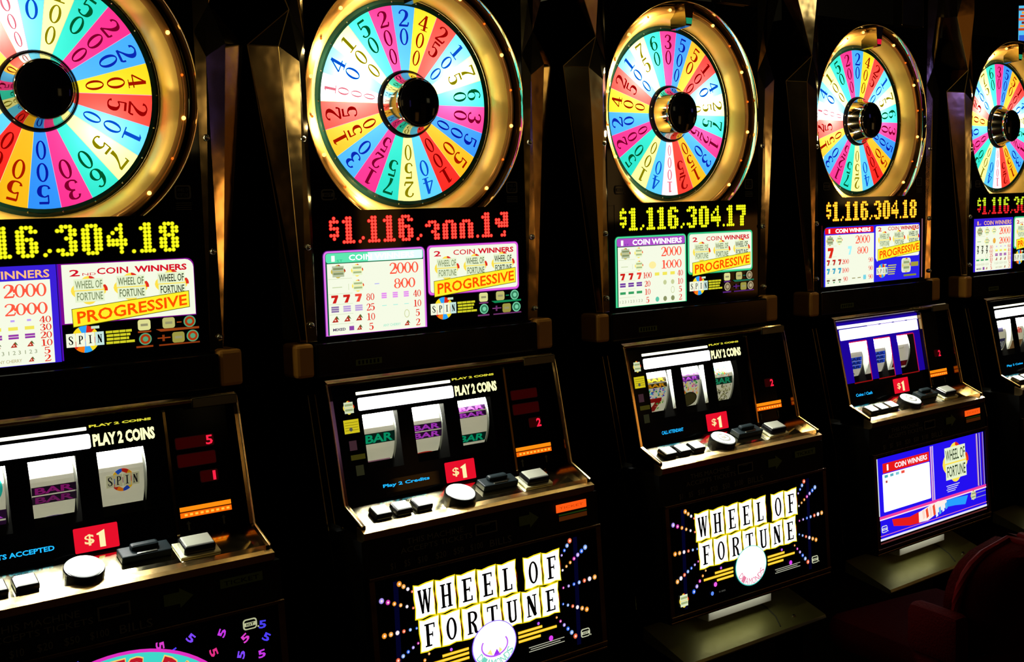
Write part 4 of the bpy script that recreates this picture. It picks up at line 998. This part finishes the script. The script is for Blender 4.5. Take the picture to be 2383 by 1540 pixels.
    # faint marks printed on the black glass
    a = Art(TOPS); igt(a, -.2065, -.1700, .0135, DIM, 1, GLASSB); a.build('emblem', r, 'faint grey oval emblem left under the wheel')
    a = Art(TOPS)
    a.rrect(.1930, -.1730, .2210, -.1500, .004, DIM, 1); a.rrect(.1960, -.1705, .2180, -.1525, .003, BLK, 2); a.text('WHEEL OF', .1975, -.1610, .2165, -.1550, DIM, 3); a.text('FORTUNE', .1980, -.1690, .2160, -.1630, DIM, 3)
    for q in range(4): a.rect(.1940, -.1790 - q * .0035, .2210, -.1800 - q * .0035, DIM, 1)
    a.build('emblem', r, 'faint grey shield emblem right under the wheel')
    # topper plates above the ring
    boxobj('topper_bracket', r, CHROME, .104, .205, -.012, .018, .2485, .45, bev=.002)
    # black band with tan corner blocks
    boxobj('middle_band', r, BLACK, -.2530, .2470, -.022, .0, -.4930, -.4330, bev=.003)
    boxobj('corner_block', r, TAN, -.2900, -.2550, -.018, .040, -.4925, -.4320, bev=.006, label='tan plastic corner block')
    boxobj('corner_block', r, TAN, .2480, .2900, -.020, .040, -.4900, -.4280, bev=.006, label='tan plastic corner block')
    a = Art(plane(-.0225)); a.rect(-.175, -.4790, -.120, -.4680, DIM2, 0)
    for q in range(6): a.rect(-.170 + q * .008, -.4770, -.166 + q * .008, -.4700, BLK, 1)
    a.build('serial_plate', r, 'small dull green plate')
    # reel door
    link('reel_door', shared('door', door_frame_mesh), r, 'brass framed door round the reels')
    link('reel_divider', shared('div', divider_mesh), r)
    bm = bmesh.new(); bm_box(bm, -.249, .248, .060, .12, -.740, -.500)
    link('reel_housing', shared('house', lambda: mesh_bm('reel_housing', bm, BLACKM)), r)
    reel_panel(r, kind)
    for i in range(3): reel(r, i, kind)
    price_sign(r); vfd(r, *VFDT[kind]); credits(r, kind); bill_lamp(r)
    L = area('reel_lamp', (-.043, -.031, -.5560), (-.043, -.026, -.66), .29, .008, (1, 1, .93), 6.5, r)
    # deck
    dk = link('button_deck', shared('deck', deck_mesh), r)
    mt = lambda m: m
    for x, mat in ((-.1985, BT1), (-.1560, BT2 if kind == 'B' else BT1), (-.1130, BT1)):
        o = link('bet_button', shared('bb' + mat.name, lambda mat=mat: button_mesh(.034, .030, .011, mat)), dk); o.matrix_basis = on_deck(x, -.1270)
    o = link('spin_button', shared('sp' + kind, lambda: round_mesh(.0300, .014, BT1 if kind in 'AB' else BT2)), dk); o.matrix_basis = on_deck(-.0290, -.1270)
    if kind in 'CD':
        a = Art(lambda x, z, l: (x, z, .0175 + .0003 * l)); a.arc(0, 0, .012, .012, .015, .015, surf('button_mark', (.12, .12, .10), .5), 0); a.rect(-.006, -.004, .006, .004, surf('button_mark', (0, 0, 0)), 0)
        q = a.build('button_mark', o)
    o = link('cash_out_button', shared('cash', lambda: button_mesh(.052, .034, .016, BT3)), dk); o.matrix_basis = on_deck(.1500, -.1200)
    def bez():
        bm = bmesh.new(); bm_box(bm, -.033, .033, -.021, .021, 0, .0035, .001); return mesh_bm('button_bezel', bm, surf('pale_bezel', (.55, .55, .35), .3, .5))
    o = link('button_bezel', shared('bezel', bez), dk); o.matrix_basis = on_deck(.1500, -.1205)
    def slot():
        bm = bmesh.new(); bm_box(bm, -.040, .040, -.016, .012, 0, .012, .002); bm_box(bm, -.022, .022, -.004, .010, .010, .020, .004); bm_box(bm, -.016, .016, -.013, -.010, .0115, .0130, 0, 1)
        return mesh_bm('coin_entry', bm, [surf('slate_plastic', (.004, .007, .008), .4, spec=.05), STUD])
    o = link('coin_entry', shared('slot', slot), dk); o.matrix_basis = on_deck(.0700, -.1080)
    # lower door
    link('lower_door', shared('lower', belly_box_mesh), r)
    strip_art(r, kind in 'BD')
    belly(r, kind); link('belly_frame', shared('bframe', frame_mesh), r)
    link('coin_tray', shared('tray', tray_mesh), r, 'dull steel coin tray')
    boxobj('tray_chute', r, surf('chute_white', (.62, .62, .52), .35), -.100, .108, -.150, -.080, -1.1130, -1.0800, bev=.002, label='pale chute lip under the belly glass')
    area('tray_fill', (.0, -.165, -1.0790), (.0, -.15, -1.2), .20, .012, (1, 1, .85), .034, r)  # light added under the belly glass to brighten tray and chute
    boxobj('pedestal', r, BLACKM, -.300, .300, .0, .50, -1.6495, -1.1700)
    for o in set(bpy.data.objects) - n_before:
        if o.parent == r: o.location.z += ZW
    return r
for kd in 'ABCDE': machine(kd)

# ------------------------------------------------------------------ chair in front of the fourth machine
PIPE = surf('red_piping', (.035, .0002, .0004), .6, spec=.02)
def chair(loc, rz, lab):
    r = bpy.data.objects.new('gaming_chair', None); C.objects.link(r); r.location = loc; r.rotation_euler = (0, 0, rz)
    tag(r, lab, 'chair')
    bm = bmesh.new()
    # rounded, dished backrest
    n, mrows = 14, 12; W_, H_ = .145, .235
    front = []; back = []
    for i in range(mrows + 1):
        v = i / mrows; z = .505 + H_ * v
        hw = W_ * (math.sqrt(max(0, 1 - max(0, (v - .55) / .45) ** 2.6)) if v > .55 else 1) * (.86 + .14 * min(1, v * 2))
        hw = max(hw, .02)
        rf, rb = [], []
        for j in range(n + 1):
            u = -1 + 2 * j / n; x = hw * u; c = .05 * u * u
            rf.append(bm.verts.new((x, -.19 - .05 * v + c, z))); rb.append(bm.verts.new((x, -.19 - .05 * v + c * .8 - .055 * (1 - .6 * abs(u) ** 4), z)))
        front.append(rf); back.append(rb)
    rim = [tuple(back[i][0].co) for i in range(mrows)] + [tuple(v_.co) for v_ in back[mrows]] + [tuple(back[i][n].co) for i in reversed(range(mrows))]
    for i in range(mrows):
        for j in range(n):
            bm.faces.new((front[i][j], front[i][j + 1], front[i + 1][j + 1], front[i + 1][j])); bm.faces.new((back[i][j], back[i + 1][j], back[i + 1][j + 1], back[i][j + 1]))
        bm.faces.new((front[i][0], front[i + 1][0], back[i + 1][0], back[i][0])); bm.faces.new((front[i][n], back[i][n], back[i + 1][n], front[i + 1][n]))
    for j in range(n): bm.faces.new((front[mrows][j], front[mrows][j + 1], back[mrows][j + 1], back[mrows][j])); bm.faces.new((front[0][j], back[0][j], back[0][j + 1], front[0][j + 1]))
    br = link('backrest', mesh_bm('backrest', bm, RED_CLOTH, True), r)
    # piping along the rounded top
    bm = bmesh.new(); bm_tube(bm, [Vector(p) for p in rim], .009, 8); link('piping', mesh_bm('piping', bm, PIPE, True), br)
    bm = bmesh.new(); bm_box(bm, -.185, .185, -.19, .14, .430, .515, .035); link('seat', mesh_bm('seat', bm, RED_CLOTH, True), r)
    for sx in (-.165, .165):
        bm = bmesh.new(); bm_box(bm, sx - .025, sx + .025, -.235, -.10, .50, .610, .022); link('side_bolster', mesh_bm('side_bolster', bm, RED_CLOTH, True), r)
    bm = bmesh.new(); bm_tube(bm, [(0, -.03, .03), (0, -.03, .44)], .03, 16); link('pedestal', mesh_bm('pedestal', bm, WOOD, True), r)
    bm = bmesh.new(); bmesh.ops.create_cone(bm, cap_ends=True, segments=32, radius1=.17, radius2=.15, depth=.03, matrix=Matrix.Translation((0, -.03, .015))); link('base', mesh_bm('base', bm, WOOD), r)
    return r
chair((1.050, -.40, 0), math.radians(-8), 'dark red stool with rounded back before the blue machine, bottom right corner')

# ------------------------------------------------------------------ screen far away at the top right, and the hall
def screen():
    r = bpy.data.objects.new('wall_screen', None); C.objects.link(r); r.location = (6.84, 2.17, 2.57); r.rotation_euler = (0, 0, math.radians(-38))
    tag(r, 'bright blue and orange screen high up at the top right edge', 'screen')
    bm = bmesh.new(); bm_box(bm, -.46, .46, .01, .07, -.145, .145, .008); link('housing', mesh_bm('housing', bm, BLACKM), r)
    a = Art(lambda x, z, l: (x, .009 - .001 * l, z)); a.rect(-.455, -.135, .455, .135, glow('58C8F8', 1), 0)
    for k in range(7): a.rect(-.455 + .01 * (k % 3), -.03 + k * .022, .45, -.014 + k * .022, glow(['C84018', 'F0A040', '802010', 'E86030'][k % 4], 1), 1)
    a.rect(-.45, -.10, .40, -.06, glow('3060D8', 1), 1)
    a.build('picture', r)
screen()
def struct(name, *d, mat):
    bm = bmesh.new(); bm_box(bm, *d); o = link(name, mesh_bm(name, bm, mat)); o['kind'] = 'structure'; return o
struct('floor', -6, 12, -5, 5, -.05, 0, mat=surf('dark_carpet', (.020, .004, .004), .95, noise=.05, bump=.4, nscale=120))
struct('wall_back', -6, 12, 5, 5.1, 0, 4.2, mat=surf('dark_wall', (.10, .095, .06), .8, noise=.1))
struct('ceiling', -6, 12, -5, 5, 4.2, 4.3, mat=surf('dark_ceiling', (.010, .009, .006), .8, noise=.1))
